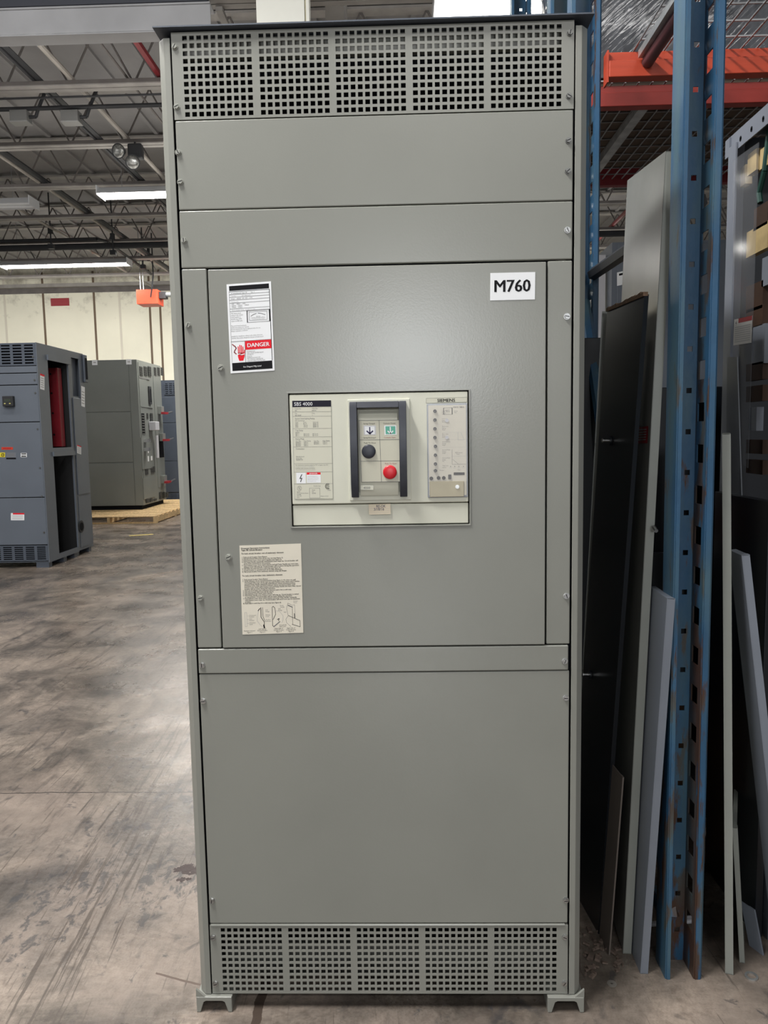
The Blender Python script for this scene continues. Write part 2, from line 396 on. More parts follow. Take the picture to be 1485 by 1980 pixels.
# concrete back wall of tilt-up panels
def wall_material():
    M = mat('cream painted concrete', srgb(236, 233, 214), .75, var=.04, vscale=1.2, bump=.1, bscale=20)
    nt = M.node_tree; N = nt.nodes; L = nt.links; b = N['Principled BSDF']; base = b.inputs['Base Color'].links[0].from_socket
    tc = N.new('ShaderNodeTexCoord'); sep = N.new('ShaderNodeSeparateXYZ'); L.new(tc.outputs['Object'], sep.inputs[0])
    n = N.new('ShaderNodeTexNoise'); n.inputs['Scale'].default_value = 3; n.inputs['Detail'].default_value = 8; n.inputs['Roughness'].default_value = .7; L.new(tc.outputs['Object'], n.inputs['Vector'])
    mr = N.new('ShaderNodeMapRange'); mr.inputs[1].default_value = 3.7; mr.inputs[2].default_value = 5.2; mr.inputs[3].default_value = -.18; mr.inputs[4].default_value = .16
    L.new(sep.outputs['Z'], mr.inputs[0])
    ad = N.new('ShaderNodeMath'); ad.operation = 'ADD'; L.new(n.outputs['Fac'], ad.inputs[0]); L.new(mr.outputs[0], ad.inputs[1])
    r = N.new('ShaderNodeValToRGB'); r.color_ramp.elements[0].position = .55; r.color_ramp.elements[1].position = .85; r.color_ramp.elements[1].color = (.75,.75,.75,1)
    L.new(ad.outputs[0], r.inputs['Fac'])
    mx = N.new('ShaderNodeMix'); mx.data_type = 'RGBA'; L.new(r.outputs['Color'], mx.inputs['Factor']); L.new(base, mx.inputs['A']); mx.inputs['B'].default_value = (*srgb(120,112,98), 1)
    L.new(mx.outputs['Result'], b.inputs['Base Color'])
    return M
WALL = wall_material(); JGAP = mat('dark panel joint', srgb(112, 96, 80), .9); JLITE = mat('pale joint bead', srgb(214, 208, 192), .6)
WY = 17.0
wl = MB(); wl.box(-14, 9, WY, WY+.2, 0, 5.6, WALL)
for i, px in enumerate((10, 85, 183, 232, 290, 310)):
    x = ony(px, 600, WY).x; wl.box(x-.025, x+.025, WY-.006, WY, 0, 5.4, (JLITE, JGAP, JGAP, JLITE, JGAP, JGAP)[i])
for i in range(8): x = -3.6 + i*1.5; wl.box(x-.02, x+.02, WY-.006, WY, 0, 5.4, JGAP)
tag(wl.build('wall_back', world=True), kind='structure')
# steel roof deck with ribs running across the joists
dk = MB(); dk.box(-14, 9, -9, 17.2, 5.6, 5.7, DECK)
x = -13.8
for i in range(46): dk.box(x+i*.5, x+i*.5+.05, -9, 17, 5.565, 5.6, DECK)
tag(dk.build('ceiling', world=True), kind='structure')
def ledger():
    a = MB(); a.box(-13.9, 8.9, WY-.16, WY-.002, 5.02, 5.10, JOIST); a.box(-13.9, 8.9, WY-.012, WY-.002, 4.9, 5.10, JOISTD)
    return tag(a.build('trim_wall_ledger'), kind='structure')
ledger()

# ------------------------------------------------------------------ roof joists
ZB = 4.9
JY = [4.85, 6.27, 7.81, 9.31, 10.8, 12.38, 13.7, 15.2]
JL = ['roof joist closest to the camera, passing behind the white column',
      'second roof joist back, above the dark pipe with junction boxes',
      'third roof joist back, carrying the twin headed emergency lamp',
      'fourth roof joist back, just before the lit lamp beside the tall cabinet',
      'fifth roof joist back, one bay behind the unlit lamp housing',
      'sixth roof joist back, right above the thick black pipe',
      'seventh roof joist back, above the long double lit lamp',
      'last roof joist, closest to the cream back wall']
def make_joist():
    r = empty('roof_joist', (0, JY[0], ZB), JL[0], 'joist', 'open web steel roof joists')
    a = MB(); x0, x1 = -13, 8.5
    a.box(x0, x1, JY[0]-.075, JY[0]-.01, ZB, ZB+.012, JOIST); a.box(x0, x1, JY[0]+.01, JY[0]+.075, ZB, ZB+.012, JOIST)
    a.box(x0, x1, JY[0]-.075, JY[0]-.063, ZB+.012, ZB+.05, JOISTD); a.box(x0, x1, JY[0]+.063, JY[0]+.075, ZB+.012, ZB+.05, JOISTD)
    a.build('bottom_chord', r)
    a = MB(); a.box(x0, x1, JY[0]-.07, JY[0]+.07, ZB+.63, ZB+.655, JOIST); a.build('top_chord', r)
    a = MB(); n = 33; st = (x1-x0)/n
    for i in range(n):
        xa = x0+i*st
        a.cyl((xa, JY[0], ZB+.03), (xa+st/2, JY[0], ZB+.64), .011, JOISTD, 6); a.cyl((xa+st/2, JY[0], ZB+.64), (xa+st, JY[0], ZB+.03), .011, JOISTD, 6)
    a.build('web_rod', r)
    return r
j0 = make_joist()
for y, l in zip(JY[1:], JL[1:]): copy_tree(j0, (0, y, ZB), l)

# bridging, pipes and conduits along the depth, resting on the bottom chords
def runpipe(name, px, py, z, r, mt, label, cat, y0=5.1, y1=16.8, sq=False):
    p = onz(px, py, z); a = MB()
    if sq: a.box(p.x-r, p.x+r, y0, y1, z-.004, z+.004, mt); a.box(p.x-r, p.x-r+.006, y0, y1, z, z+2*r, mt)
    else: a.cyl((p.x, y0, z), (p.x, y1, z), r, mt, 8)
    return tag(a.build(name), label, cat)
runpipe('conduit', 100, 111, 4.975, .026, WPIPE, 'pale conduit running back from the white girder across the roof joists', 'pipe')
runpipe('bridging_angle', 85, 163, 4.962, .03, BPIPE, 'dark bridging angle left of the pale conduit, crossing the joists', 'beam', sq=True)
runpipe('bridging_angle', 60, 150, 4.965, .018, BPIPE, 'thin dark rod just left of the dark bridging angle', 'beam')
runpipe('sprinkler_pipe', 95, 357, 4.985, .04, BPIPE, 'thick black pipe running back over the joists at the far left', 'pipe')
runpipe('conduit', 160, 411, 4.968, .024, WPIPE, 'pale pipe right beside the thick black pipe over the joists', 'pipe')
runpipe('conduit', 60, 418, 4.968, .024, WPIPE, 'pale pipe farthest to the left under the roof deck', 'pipe')
runpipe('bridging_angle', 215, 110, 5.0, .012, JOISTD, 'thin wire rod between the pale conduit and the red pipe', 'beam')
runpipe('sprinkler_pipe', 283, 108, 5.0, .034, RPIPE, 'dark red sprinkler pipe running back beside the tall cabinet top', 'pipe')
runpipe('sprinkler_pipe', 1180, 440, 4.985, .034, RPIPE, 'dark red pipe seen through the rack above the far wall', 'pipe')
def acrosspipe(name, px, py, z, r, mt, label, x0, x1):
    p = onz(px, py, z); a = MB(); a.cyl((x0, p.y, z), (x1, p.y, z), r, mt, 10)
    return p, tag(a.build(name), label, 'pipe')
pj, _ = acrosspipe('conduit', 100, 209, 4.84, .022, BPIPE, 'dark conduit across the picture holding the two grey junction boxes', -6, 3)
acrosspipe('cable', 150, 187, 4.86, .01, BPIPE, 'thin black cable strung just above the junction box conduit', -6, 3)
acrosspipe('sprinkler_main', 150, 477, 4.75, .055, BPIPE, 'thick black main pipe running across in front of the long lit lamp', -13, 4)
pp = onz(20, 466, 4.86)
a = MB(); e = onz(190, 464, 4.86); g = onz(292, 530, 4.86)
a.tube([(-9, pp.y, 4.86), (e.x, pp.y, 4.86), (e.x+.1, pp.y+.2, 4.86), (g.x, g.y, 4.86)], .028, BPIPE, 8)
tag(a.build('conduit'), 'black conduit that bends back towards the orange box', 'pipe')
for k, (px, lab) in enumerate(((40, 'grey junction box at far left under the dark conduit'), (138, 'grey junction box right of the other one under the dark conduit'))):
    p = ony(px, 223, pj.y); r = empty('junction_box', (p.x, p.y, p.z-.08), lab, 'junction box', 'junction boxes on the conduit')
    box('box_body', p.x-.09, p.x+.09, p.y-.06, p.y+.06, p.z-.075, p.z+.035, mat('box grey', srgb(112,112,110), .6), r, .004)
    box('box_cover', p.x-.095, p.x+.095, p.y-.065, p.y+.065, p.z-.085, p.z-.076, mat('box lid', srgb(150,150,148), .5), r)
    c = MB(); c.tube([(p.x+.09, p.y, p.z-.02), (p.x+.16, p.y, p.z-.02), (p.x+.19, p.y, p.z+.06), (p.x+.27, p.y+.02, p.z+.25)], .018, BPIPE); c.build('cable', r)
for k, (px, py, lab) in enumerate(((98, 458, 'black hanger clamp on the main pipe at far left'), (218, 470, 'black hanger clamp on the main pipe, middle one'), (276, 500, 'black valve and hanger cluster above the orange box'))):
    q = ony(px, py, (11.6, 11.75, 13.9)[k]); r = empty('pipe_hanger', (q.x, q.y, q.z), lab, 'hanger', 'hangers on the black pipes')
    c = MB(); c.cyl((q.x, q.y, q.z-.12), (q.x, q.y, 5.56), .012, BPIPE, 8); c.build('rod', r)
    c = MB(); c.box(q.x-.05, q.x+.05, q.y-.04, q.y+.04, q.z-.2, q.z-.12, BPIPE); c.build('clamp', r, .008)
    box('turnbuckle', q.x-.035, q.x+.035, q.y-.03, q.y+.03, q.z+.05, q.z+.16, BPIPE, r, .008)
    if k == 2:
        c = MB(); c.box(q.x-.16, q.x+.10, q.y-.03, q.y+.03, q.z-.02, q.z+.03, BPIPE); c.cyl((q.x+.11, q.y, q.z-.05), (q.x+.12, q.y, q.z+.2), .03, BPIPE, 10); c.build('valve', r, .006)
# emergency lamp
p = ony(252, 298, 7.7); r = empty('emergency_light', (p.x, p.y, p.z), 'twin headed emergency lamp hanging below the third roof joist', 'lamp')
c = MB(); c.box(p.x-.02, p.x+.15, p.y-.05, p.y+.06, p.z-.06, p.z+.11, BPIPE); c.build('lamp_body', r, .02)
for dx, dz, an in ((-.08, .01, -.25), (.06, -.12, .1)):
    h = MB(); d = Vector((an, -1, -.25)).normalized(); q = Vector((p.x+dx, p.y-.06, p.z+dz)); h.cyl(q, q+d*.07, .055, BPIPE, 20, .085); h.cyl(q+d*.069, q+d*.075, .085, BPIPE, 20); hd = h.build('lamp_head', r)
    h = MB(); h.dome(q+d*.075, d, .074, .02, LENS); h.build('lens', hd)
c = MB(); c.tube([(p.x+.06, p.y, p.z+.11), (p.x+.06, p.y, ZB-.001)], .012, BPIPE); c.build('mount', r)
# white girder + column
ZG = 4.64; ga = onz(0, 68, ZG); gx = onz(408, 55, ZG).x
c = MB(); y = ga.y
c.box(-7, gx, y, y+.012, ZG, ZG+.185, GIRD); c.box(-7, gx, y-.012, y+.16, ZG+.186, ZG+.2, GIRD); c.box(-7, gx, y+.0, y+.16, ZG-.012, ZG-.001, GIRD)
gt = tag(c.build('roof_girder', None, .004), 'white painted girder across the top left corner, before the joists', 'beam')
c = MB(); c.box(-7, gx-.02, y-.02, y+.05, ZG+.202, ZG+.62, mat('slate tray', srgb(74,77,86), .6))
tag(c.build('cable_tray'), 'dark tray lying on the white girder at top left', 'tray')
c = MB(); c.box(gx+.004, gx+.06, y+.17, 16.5, 4.86, 4.895, JOIST)
tag(c.build('tie_beam', None), 'narrow grey tie at the right end of the white girder', 'beam')
pl = ony(495, 0, 4.0); pr = ony(588, 0, 4.0); pr2 = ony(597, 0, 4.0)
r = empty('steel_column', ((pl.x+pr.x)/2, 4.2, 0), 'white painted column rising behind the tall grey cabinet', 'column')
box('column_face', pl.x, pr.x, 4.0, 4.012, 0, 5.55, COLM, r); box('column_web', (pl.x+pr.x)/2-.01, (pl.x+pr.x)/2+.01, 4.013, 4.3, 0, 5.55, COLM, r)
c = MB(); c.box(pr.x+.002, pr.x+.010, 4.02, 4.10, 0, 5.55, mat('yellowed column edge', srgb(196,190,160), .6)); c.box(pr.x+.011, pr2.x, 4.0, 4.1, 0, 5.55, COLM); c.build('edge_angle', r)
box('base_plate', pl.x-.05, pr.x+.05, 3.95, 4.35, 0, .02, COLM, r)
# grey drop beam behind it
pd = ony(629, 20, 5.5); pe = ony(665, 20, 5.5)
c = MB(); c.box(pd.x, pe.x, 5.5, 5.62, 3.0, 5.55, WPIPE); c.box(pe.x, pe.x+.02, 5.46, 5.66, 3.0, 5.55, JOIST)
tag(c.build('conduit_chase'), 'grey vertical duct chase right of the white column', 'duct')

# ------------------------------------------------------------------ fluorescent fixtures
def fixture(x0, x1, y, z, label, lit=True, joints=0, w=.16, group=None):
    r = empty('fluorescent_light', ((x0+x1)/2, y, z), label, 'lamp', group)
    c = MB(); c.prism([(y-w, z), (y-.06, z+.10), (y+.06, z+.10), (y+w, z), (y+w-.008, z), (y+.055, z+.09), (y-.055, z+.09), (y-w+.008, z)], x0, x1, 'x', WFIX); c.build('reflector', r)
    n = joints+1; L_ = (x1-x0)/n
    for i in range(n):
        for s in (-.07, .07):
            t = MB(); t.cyl((x0+i*L_+.03, y+s, z+.025), (x0+(i+1)*L_-.03, y+s, z+.025), .028, TUBE if lit else WHITE, 10); t.build('tube', r)
    for xx in (x0, x1): box('end_cap', xx-.004, xx+.004, y-w, y+w, z-.02, z+.105, WFIX, r)
    for xx in (x0+.3, x1-.3):
        t = MB(); t.cyl((xx, y, z+.10), (xx, y, 5.56), .004, WIRE, 6); t.build('hanger', r)
    return r
ZL = 4.72
p = onz(6, 517, ZL); q = onz(258, 516, ZL); fixture(p.x, q.x, p.y, ZL, 'long lit double fluorescent lamp before the cream back wall', joints=1)
p = onz(195, 380, ZL); fixture(p.x, p.x+2.44, p.y, ZL, 'lit fluorescent lamp whose end shows beside the tall cabinet', joints=1)
q = onz(66, 398, ZL); fixture(q.x-2.44, q.x, q.y, ZL, 'unlit white lamp housing at the far left edge', lit=False)
p = onz(838, 20, ZL+.1); q = onz(1098, 16, ZL+.1); fixture(p.x, q.x, p.y, ZL+.1, 'bright lit lamp just above the top of the tall cabinet', w=.2)

# ================================================================== BACKGROUND CABINETS ON THE LEFT
def louvre(x0, x1, z0, z1, y, par, name='vent_grille', rows=9, n=14, mt=BLUEG2):
    xs = [x0]; zs = [z0]; 
    st = (x1-x0-.02)/n; xs = [x0]
    for i in range(n): xs += [x0+.01+i*st+st*.12, x0+.01+(i+1)*st-st*.12]
    xs.append(x1)
    sz = (z1-z0-.02)/rows
    for j in range(rows): zs += [z0+.01+j*sz+sz*.22, z0+.01+(j+1)*sz-sz*.22]
    zs.append(z1)
    h = {(i, j) for i in range(1, len(xs)-1, 2) for j in range(1, len(zs)-1, 2)}
    c = MB(); c.plate(xs, zs, h, y-.003, y, mt); return c.build(name, par, smooth=False)
SX = -3.85; FY = 6.52; X0 = -5.4; TOP1 = onx(70, 662, SX).z; BK1 = onx(131, 680, SX).y
r = empty('switchboard_section', ((X0+SX)/2, (FY+BK1)/2, 0), 'blue grey metal cabinet at far left with open side showing a red bar', 'cabinet')
zz = lambda py, px=60: ony(px, py, FY).z
xx_ = lambda px, py=900: ony(px, py, FY).x
# the shell: left, back, top, bottom and inside dark
c = MB(); c.box(X0, X0+.01, FY+.02, BK1, .06, TOP1, BLUEG); c.box(X0+.01, SX-.012, BK1-.01, BK1, .06, TOP1, BLUEG); c.box(X0+.01, SX-.012, FY+.02, BK1-.01, TOP1-.01, TOP1, BLUEG); c.box(X0+.01, SX-.012, FY+.02, BK1-.01, .06, .07, BLUEG)
c.build('shell', r)
box('inner_partition', SX-.62, SX-.6, FY+.05, BK1-.02, .08, TOP1-.02, mat('dark grey inside shade', srgb(14,15,17), .7), r)  # interior shade put into the dark colour
lv = [zz(1054), zz(962), zz(816), zz(744), zz(721), zz(707)]
names = ['lower_panel', 'middle_panel', 'meter_panel', 'upper_panel', 'strip_panel']
pan = {}
for i in range(5):
    pan[names[i]] = box(names[i], X0+.012, SX-.012, FY, FY+.015, lv[i]+.004, lv[i+1]-.004, BLUEG, r, .004)
louvre(X0+.012, SX-.012, lv[5]+.004, TOP1-.004, FY+.003, r, rows=7, n=12); louvre(X0+.012, SX-.012, .08, lv[0]-.004, FY+.003, r, rows=7, n=12)
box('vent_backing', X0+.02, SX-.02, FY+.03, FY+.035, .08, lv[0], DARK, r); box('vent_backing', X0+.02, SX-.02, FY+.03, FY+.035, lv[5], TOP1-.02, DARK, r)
box('shade_liner', X0+.1, SX-.02, BK1-.014, BK1-.0105, .08, TOP1-.02, mat('dark grey inside shade', (0,0,0)), r); box('shade_liner', SX-.59, SX-.02, FY+.04, BK1-.02, .075, .08, mat('dark grey inside shade', (0,0,0)), r)  # dark sheets added over the blue shell, interior shade as colour
# side frame with two openings (X = SX)
def sideplate(xpl, ylist, zlist, holes, mt, name, par, th=.01):
    c = MB(); c.plate(ylist, zlist, holes, 0, th, mt)
    rot = Matrix(((0,-1,0,xpl),(1,0,0,0),(0,0,1,0),(0,0,0,1)))      # x->y, y-> -x
    return c.build(name, par, smooth=False, xf=rot)
Y_ = lambda px, py: onx(px, py, SX).y
Z_ = lambda px, py: onx(px, py, SX).z
oy0 = Y_(97, 780); oy1 = Y_(136, 780)
zl = [.06, Z_(116, 1070), Z_(106, 877), Z_(104, 866), Z_(95, 692), TOP1]
sideplate(SX, [FY+.001, oy0, oy1, BK1], zl, {(1,1), (1,3)}, BLUEG, 'side_frame', r)
box('frame_rail', SX+.001, SX+.02, oy0-.02, oy1+.02, zl[2]-.03, zl[2]+.02, BLUEG, r); box('frame_rail', SX+.001, SX+.02, oy0-.02, oy1+.02, zl[4]-.03, zl[4]+.03, BLUEG, r)
ry = Y_(126, 780)
c = MB(); c.box(SX-.17, SX-.08, ry, ry+.012, zl[3]+.01, zl[4]-.08, REDINS); c.box(SX-.08, SX-.06, ry-.02, ry+.08, zl[3]+.01, zl[4]-.08, REDINS)
for t in (.15, .4, .63, .85): zc = zl[3]+(zl[4]-zl[3])*t; c.cyl((SX-.15, ry-.002, zc), (SX-.15, ry-.004, zc), .012, DARK, 10)
c.build('bus_support', r)
mz = zz(776, 20); mx = xx_(19, 776)
mt_ = box('power_meter', mx-.058, mx+.058, FY-.05, FY-.001, mz-.055, mz+.055, BPIPE, r, .006)
box('display', mx-.035, mx+.035, FY-.052, FY-.0505, mz-.01, mz+.025, mat('lcd', srgb(60,66,58), .3), mt_)
for s in (-.03, .025): box('button', mx+s-.008, mx+s+.008, FY-.053, FY-.0505, mz-.03, mz-.02, mat('amber', srgb(200,196,120), .5), mt_)
def flat(name, pts, Y, mt, par, th=.003):
    (x0, y0), (x1, y1) = pts; A = ony(x0, y0, Y); B = ony(x1, y1, Y)
    return box(name, A.x, B.x, Y-th, Y, B.z, A.z, mt, par)
l_ = Label((3, 864.5), (25, 864.5), (3, 869.5), Y=FY-.0005, sheet=mat('orange red sticker', srgb(200,60,36), .5)); 
for i in range(6): l_.q(.15+i*.12, .25, .23+i*.12, .75, DRED)
l_.build('warning_sticker', r)
l_ = Label((0, 875), (10, 875), (0, 884), Y=FY-.0005, sheet=mat('yellow sticker', srgb(214,196,50), .5)); l_.q(.3,.2,.8,.85,BLACK); l_.q(.42,.35,.68,.7,mat('yellow sticker', (0,0,0)),2); l_.build('maker_emblem', r)
l_ = Label((12, 875), (31, 875), (12, 888), Y=FY-.0005, sheet=mat('grey rating sticker', srgb(110,114,122), .5)); l_.q(0,.75,1,1,BLACK); 
for i in range(3): l_.q(.08,.12+i*.2,.85,.2+i*.2,GREYINK)
l_.build('rating_plate', r)
l_ = Label((40, 876), (52, 876), (40, 884), Y=FY-.0005, sheet=WHITE); l_.q(.1,.1,.9,.35,BLACK); l_.q(.1,.62,.9,.9,BLACK); l_.build('small_plate', r)
l_ = Label((21, 992), (47, 992), (21, 1006), Y=FY-.0005); l_.q(.15,.0,1,.2,RED); 
for i in range(4): l_.q(.1,.3+i*.16,.9,.36+i*.16,LGREY)
l_.build('notice_sticker', r)
def sidelabel(pts, X, par, name, red=True, mt=WHITE):
    (x0,y0),(x1,y1) = pts; l = Label((x0,y0),(x1,y0+3),(x0,y1),X=X,sheet=mt)
    if red: l.q(0,0,1,.12,RED)
    for i in range(5): l.q(.12,.25+i*.14,.88,.30+i*.14,LGREY)
    return l.build(name, par)
sidelabel(((77.5,722),(86,752)), SX+.002, r, 'notice_sticker')
for yy in (FY+.02, BK1-.1, (FY+BK1)/2):
    c = MB(); c.box(SX-.16, SX-.02, yy, yy+.08, 0, .058, BLUEG2); c.build('foot', r)
for yy in (FY+.02, BK1-.1): box('foot', X0+.02, X0+.16, yy, yy+.08, 0, .058, BLUEG2, r)
for pyy in (690, 735, 760, 830, 905, 960, 1030): q = xx_(0, pyy); zc = zz(pyy); c = MB(); c.cyl((SX-.04, FY-.005, zc), (SX-.04, FY-.0005, zc), .010, DSTEEL, 8); c.build('screw', r)
# second section
B0 = BK1+.01; SX2 = SX-.03; B1 = onx(181, 1055, SX2).y; TOP2 = onx(150, 682, SX2).z
r = empty('switchboard_section', ((X0+SX2)/2, (B0+B1)/2, 0), 'narrow blue grey cabinet joined behind the open sided one', 'cabinet')
c = MB(); c.box(X0, SX2-.012, B0, B0+.01, .06, TOP2, BLUEG); c.box(X0, SX2-.012, B1-.01, B1, .06, TOP2, BLUEG); c.box(X0, SX2-.012, B0+.01, B1-.01, TOP2-.01, TOP2, BLUEG); c.build('shell', r)
Y2 = lambda px, py: onx(px, py, SX2).y; Z2 = lambda px, py: onx(px, py, SX2).z
ya, yb = Y2(141, 760), Y2(156, 760); za, zb = Z2(142, 766), Z2(142, 692)
sideplate(SX2, [B0, ya, yb, B1], [.06, za, zb, TOP2], {(1,1)}, BLUEG, 'side_frame', r)
box('recess', SX2-.05, SX2-.045, ya+.02, yb, za, zb, BLUEG, r); box('side_panel', SX2+.001, SX2+.012, ya-.03, B1-.04, Z2(160, 955), za-.02, BLUEG, r, .004); box('side_panel', SX2+.001, SX2+.006, ya-.03, B1-.04, .09, Z2(160, 958), BLUEG, r, .004)
sidelabel(((157,746),(164,785)), SX2+.014, r, 'notice_sticker', False); sidelabel(((149,860),(157,876)), SX2+.014, r, 'warning_sticker')
q = onx(157, 1018, SX2+.007); c = MB(); c.cyl((SX2+.007, q.y, q.z), (SX2+.012, q.y, q.z), .075, BPIPE, 20); c.cyl((SX2+.012, q.y, q.z), (SX2+.016, q.y, q.z), .05, DARK, 20); c.build('round_knockout', r)
q = onx(161, 705, SX2+.001); box('handle_plate', SX2+.001, SX2+.03, q.y-.03, q.y+.06, q.z-.22, q.z+.12, BLUEG2, r, .01); box('side_slot', SX2+.0305, SX2+.034, q.y-.01, q.y+.04, q.z-.18, q.z+.08, DARK, r)
for yy in (B0+.02, B1-.1): box('foot', SX2-.16, SX2-.02, yy, yy+.07, 0, .058, BLUEG2, r); box('foot', X0+.02, X0+.16, yy, yy+.07, 0, .058, BLUEG2, r)

# grey cabinet on the pallet
PZ = .125
pc = onz(302, 1012, 0); pX1 = pc.x; pY0 = pc.y; pY1 = 14.0; pX0 = pX1-2.35
r = empty('pallet', ((pX0+pX1)/2, (pY0+pY1)/2, 0), 'long pale wooden pallet under the grey double cabinet', 'pallet')
for i in range(4):
    x = pX0 + (pX1-pX0-.045)*i/3; box('stringer', x, x+.045, pY0, pY1, .018, .105, WOOD, r)
n = 15
for i in range(n):
    y = pY0+(pY1-pY0-.13)*i/(n-1); box('top_board', pX0, pX1, y, y+.13, .1055, PZ-.001, WOOD, r, .002)
for i in range(4): y = pY0+(pY1-pY0-.1)*i/3; box('bottom_board', pX0, pX1, y, y+.1, 0, .0175, WOOD, r)
cX1 = -4.6; cY0 = 11.75
top2 = onx(264, 695, cX1)
cY0 = top2.y; TOP3 = top2.z; cY1 = onx(322, 960, cX1).y; cX0 = -6.5; CZ = .20
ym = onx(293, 800, cX1).y
r = empty('switchboard_section', ((cX0+cX1)/2, (cY0+cY1)/2, PZ), 'mid grey double cabinet on a wooden pallet near the back wall', 'cabinet')
c = MB(); c.box(cX0, cX1-.004, cY0+.004, cY1, CZ, TOP3, GREYC); c.box(cX0+.05, cX1-.05, cY0+.05, cY1-.05, PZ, CZ, DARK); c.build('shell', r)
seam = ony(256, 850, cY0).x
h1, h2 = ony(200, 797, cY0).z, ony(200, 895, cY0).z
for nm, z0, z1 in (('back_panel', CZ, h2-.012), ('back_panel', h2+.006, h1-.004), ('back_panel', h1+.004, TOP3)):
    box(nm, cX0, seam-.004, cY0-.008, cY0+.003, z0, z1, GREYC, r, .004)
box('corner_post', seam+.006, cX1, cY0-.008, cY0+.003, CZ, TOP3, GREYC, r, .004)
for px in (183.5, 249.5):
    A = ony(px-5.5, 694, cY0); c = MB(); w_ = .095; c.box(A.x, A.x+w_, cY0-.012, cY0-.009, TOP3-.085, TOP3+.004, WHITE); c.box(A.x, A.x+w_, cY0-.012, cY0+.04, TOP3+.001, TOP3+.004, WHITE); c.box(A.x+.025, A.x+.07, cY0-.0125, cY0-.012, TOP3-.05, TOP3-.03, LGREY); c.build('paper_tag', r)
# right face details at X = cX1
P3 = lambda px, py: onx(px, py, cX1)
def sp(name, x0, y0, x1, y1, mt, d=.006, off=.0):
    A = P3(x0, y0); B = P3(x1, y1); ya, yb = sorted((A.y, B.y)); za, zb = sorted((A.z, B.z))
    return box(name, cX1-.003+off, cX1+d+off, ya, yb, za, zb, mt, r)
GV = mat('grey cabinet vents', srgb(84, 85, 83), .6)
sp('front_door', 266.5, 700, 293, 950, GREYC, .004); sp('front_door', 295, 710, 320, 940, GREYC, .004)
def vent(x0, y0, x1, y1, cols):
    w = (x1-x0)/cols
    for i in range(cols):
        A = P3(x0+i*w+.6, y0); B = P3(x0+(i+1)*w-.6, y1); c = MB(); nr = 8
        ya, yb = min(A.y,B.y), max(A.y,B.y); za, zb = max(min(A.z,B.z), CZ+.03), max(A.z,B.z)
        c.box(cX1+.004, cX1+.006, ya, yb, za, zb, DARK)
        for k in range(nr): z = za+(zb-za)*k/nr; c.box(cX1+.006, cX1+.012, ya, yb, z, z+(zb-za)/nr*.45, GV)
        c.build('vent_grille', r)
vent(268, 708, 293, 728, 3); vent(296, 710, 316, 727, 3); vent(272, 799, 281, 840, 1); vent(282, 799, 287, 810, 1); vent(289, 799, 296, 815, 1)
vent(279, 907, 287, 917, 1); vent(290, 903, 300, 913, 1); vent(281, 965, 304, 984, 3); vent(307, 952, 326, 970, 3)
sp('name_plate', 269, 729, 289, 735, GREYINK, .008); sp('gauge_window', 286, 747, 292, 782, BPIPE, .02); sp('gauge_glass', 288, 752, 291, 778, DARK, .003, .02)
sp('side_cutout', 306, 842, 317, 884, DARK, .006)
sp('breaker_plate', 272, 846, 294, 905, GREYC, .012)
sp('door_trim', 272, 785, 295, 789, GREYC, .012); sp('lower_panel', 276, 925, 300, 960, GREYC, .008)
for (x, y) in ((279, 852), (279, 869)):
    q = P3(x, y); c = MB(); c.box(cX1+.012, cX1+.10, q.y-.06, q.y+.06, q.z-.03, q.z+.03, STEEL); c.build('latch_lever', r)
for (x, y) in ((303, 788), (306, 840), (309, 921)):
    q = P3(x+4, y+8); c = MB(); c.box(cX1+.004, cX1+.08, q.y-.08, q.y+.08, q.z-.05, q.z+.10, GREYC); s_ = c.build('switch_box', r, .006)
    c = MB(); c.box(cX1+.08, cX1+.15, q.y-.12, q.y+.10, q.z-.05, q.z-.01, DRED); c.cyl((cX1+.15, q.y+.1, q.z-.02), (cX1+.15, q.y+.34, q.z-.0), .016, STEEL, 8); c.build('handle', s_)
q = P3(291, 826); c = MB(); c.box(cX1+.004, cX1+.13, q.y-.10, q.y+.12, q.z-.06, q.z+.10, SILV); c.build('racking_bracket', r, .01)
A = P3(297, 842); B = P3(302, 885); c = MB(); c.cyl((cX1+.06, A.y, A.z), (cX1+.06, B.y-.1, B.z), .03, SILV, 8); c.build('lift_bar', r)
for (x0,y0,x1,y1) in ((284,867,286,876),(284,882,286.5,892),(290,882,293,890),(301,848,303,857)): sp('small_plate', x0,y0,x1,y1, WHITE, .012, .006)
# navy cabinet behind it
nY = 14.35; nX = -5.3
r = empty('switchboard_section', (nX+1.2, nY+.5, 0), 'dark navy cabinet half hidden behind the grey cabinet on pallet', 'cabinet')
nT = ony(330, 735, nY).z
c = MB(); c.box(nX, nX+2.4, nY+.01, nY+1.2, 0, nT, NAVYC); c.build('shell', r)
for z0, z1 in ((.25, .9), (.91, 1.7), (1.71, nT-.35)): box('front_panel', nX+.01, nX+2.39, nY, nY+.009, z0, z1, NAVYC, r, .004)
louvre(nX+1.0-.6, nX+1.6, nT-.3, nT-.05, nY-.002, r, rows=6, n=14, mt=NAVYC); louvre(nX+.4, nX+1.6, .04, .23, nY-.002, r, rows=5, n=14, mt=NAVYC)

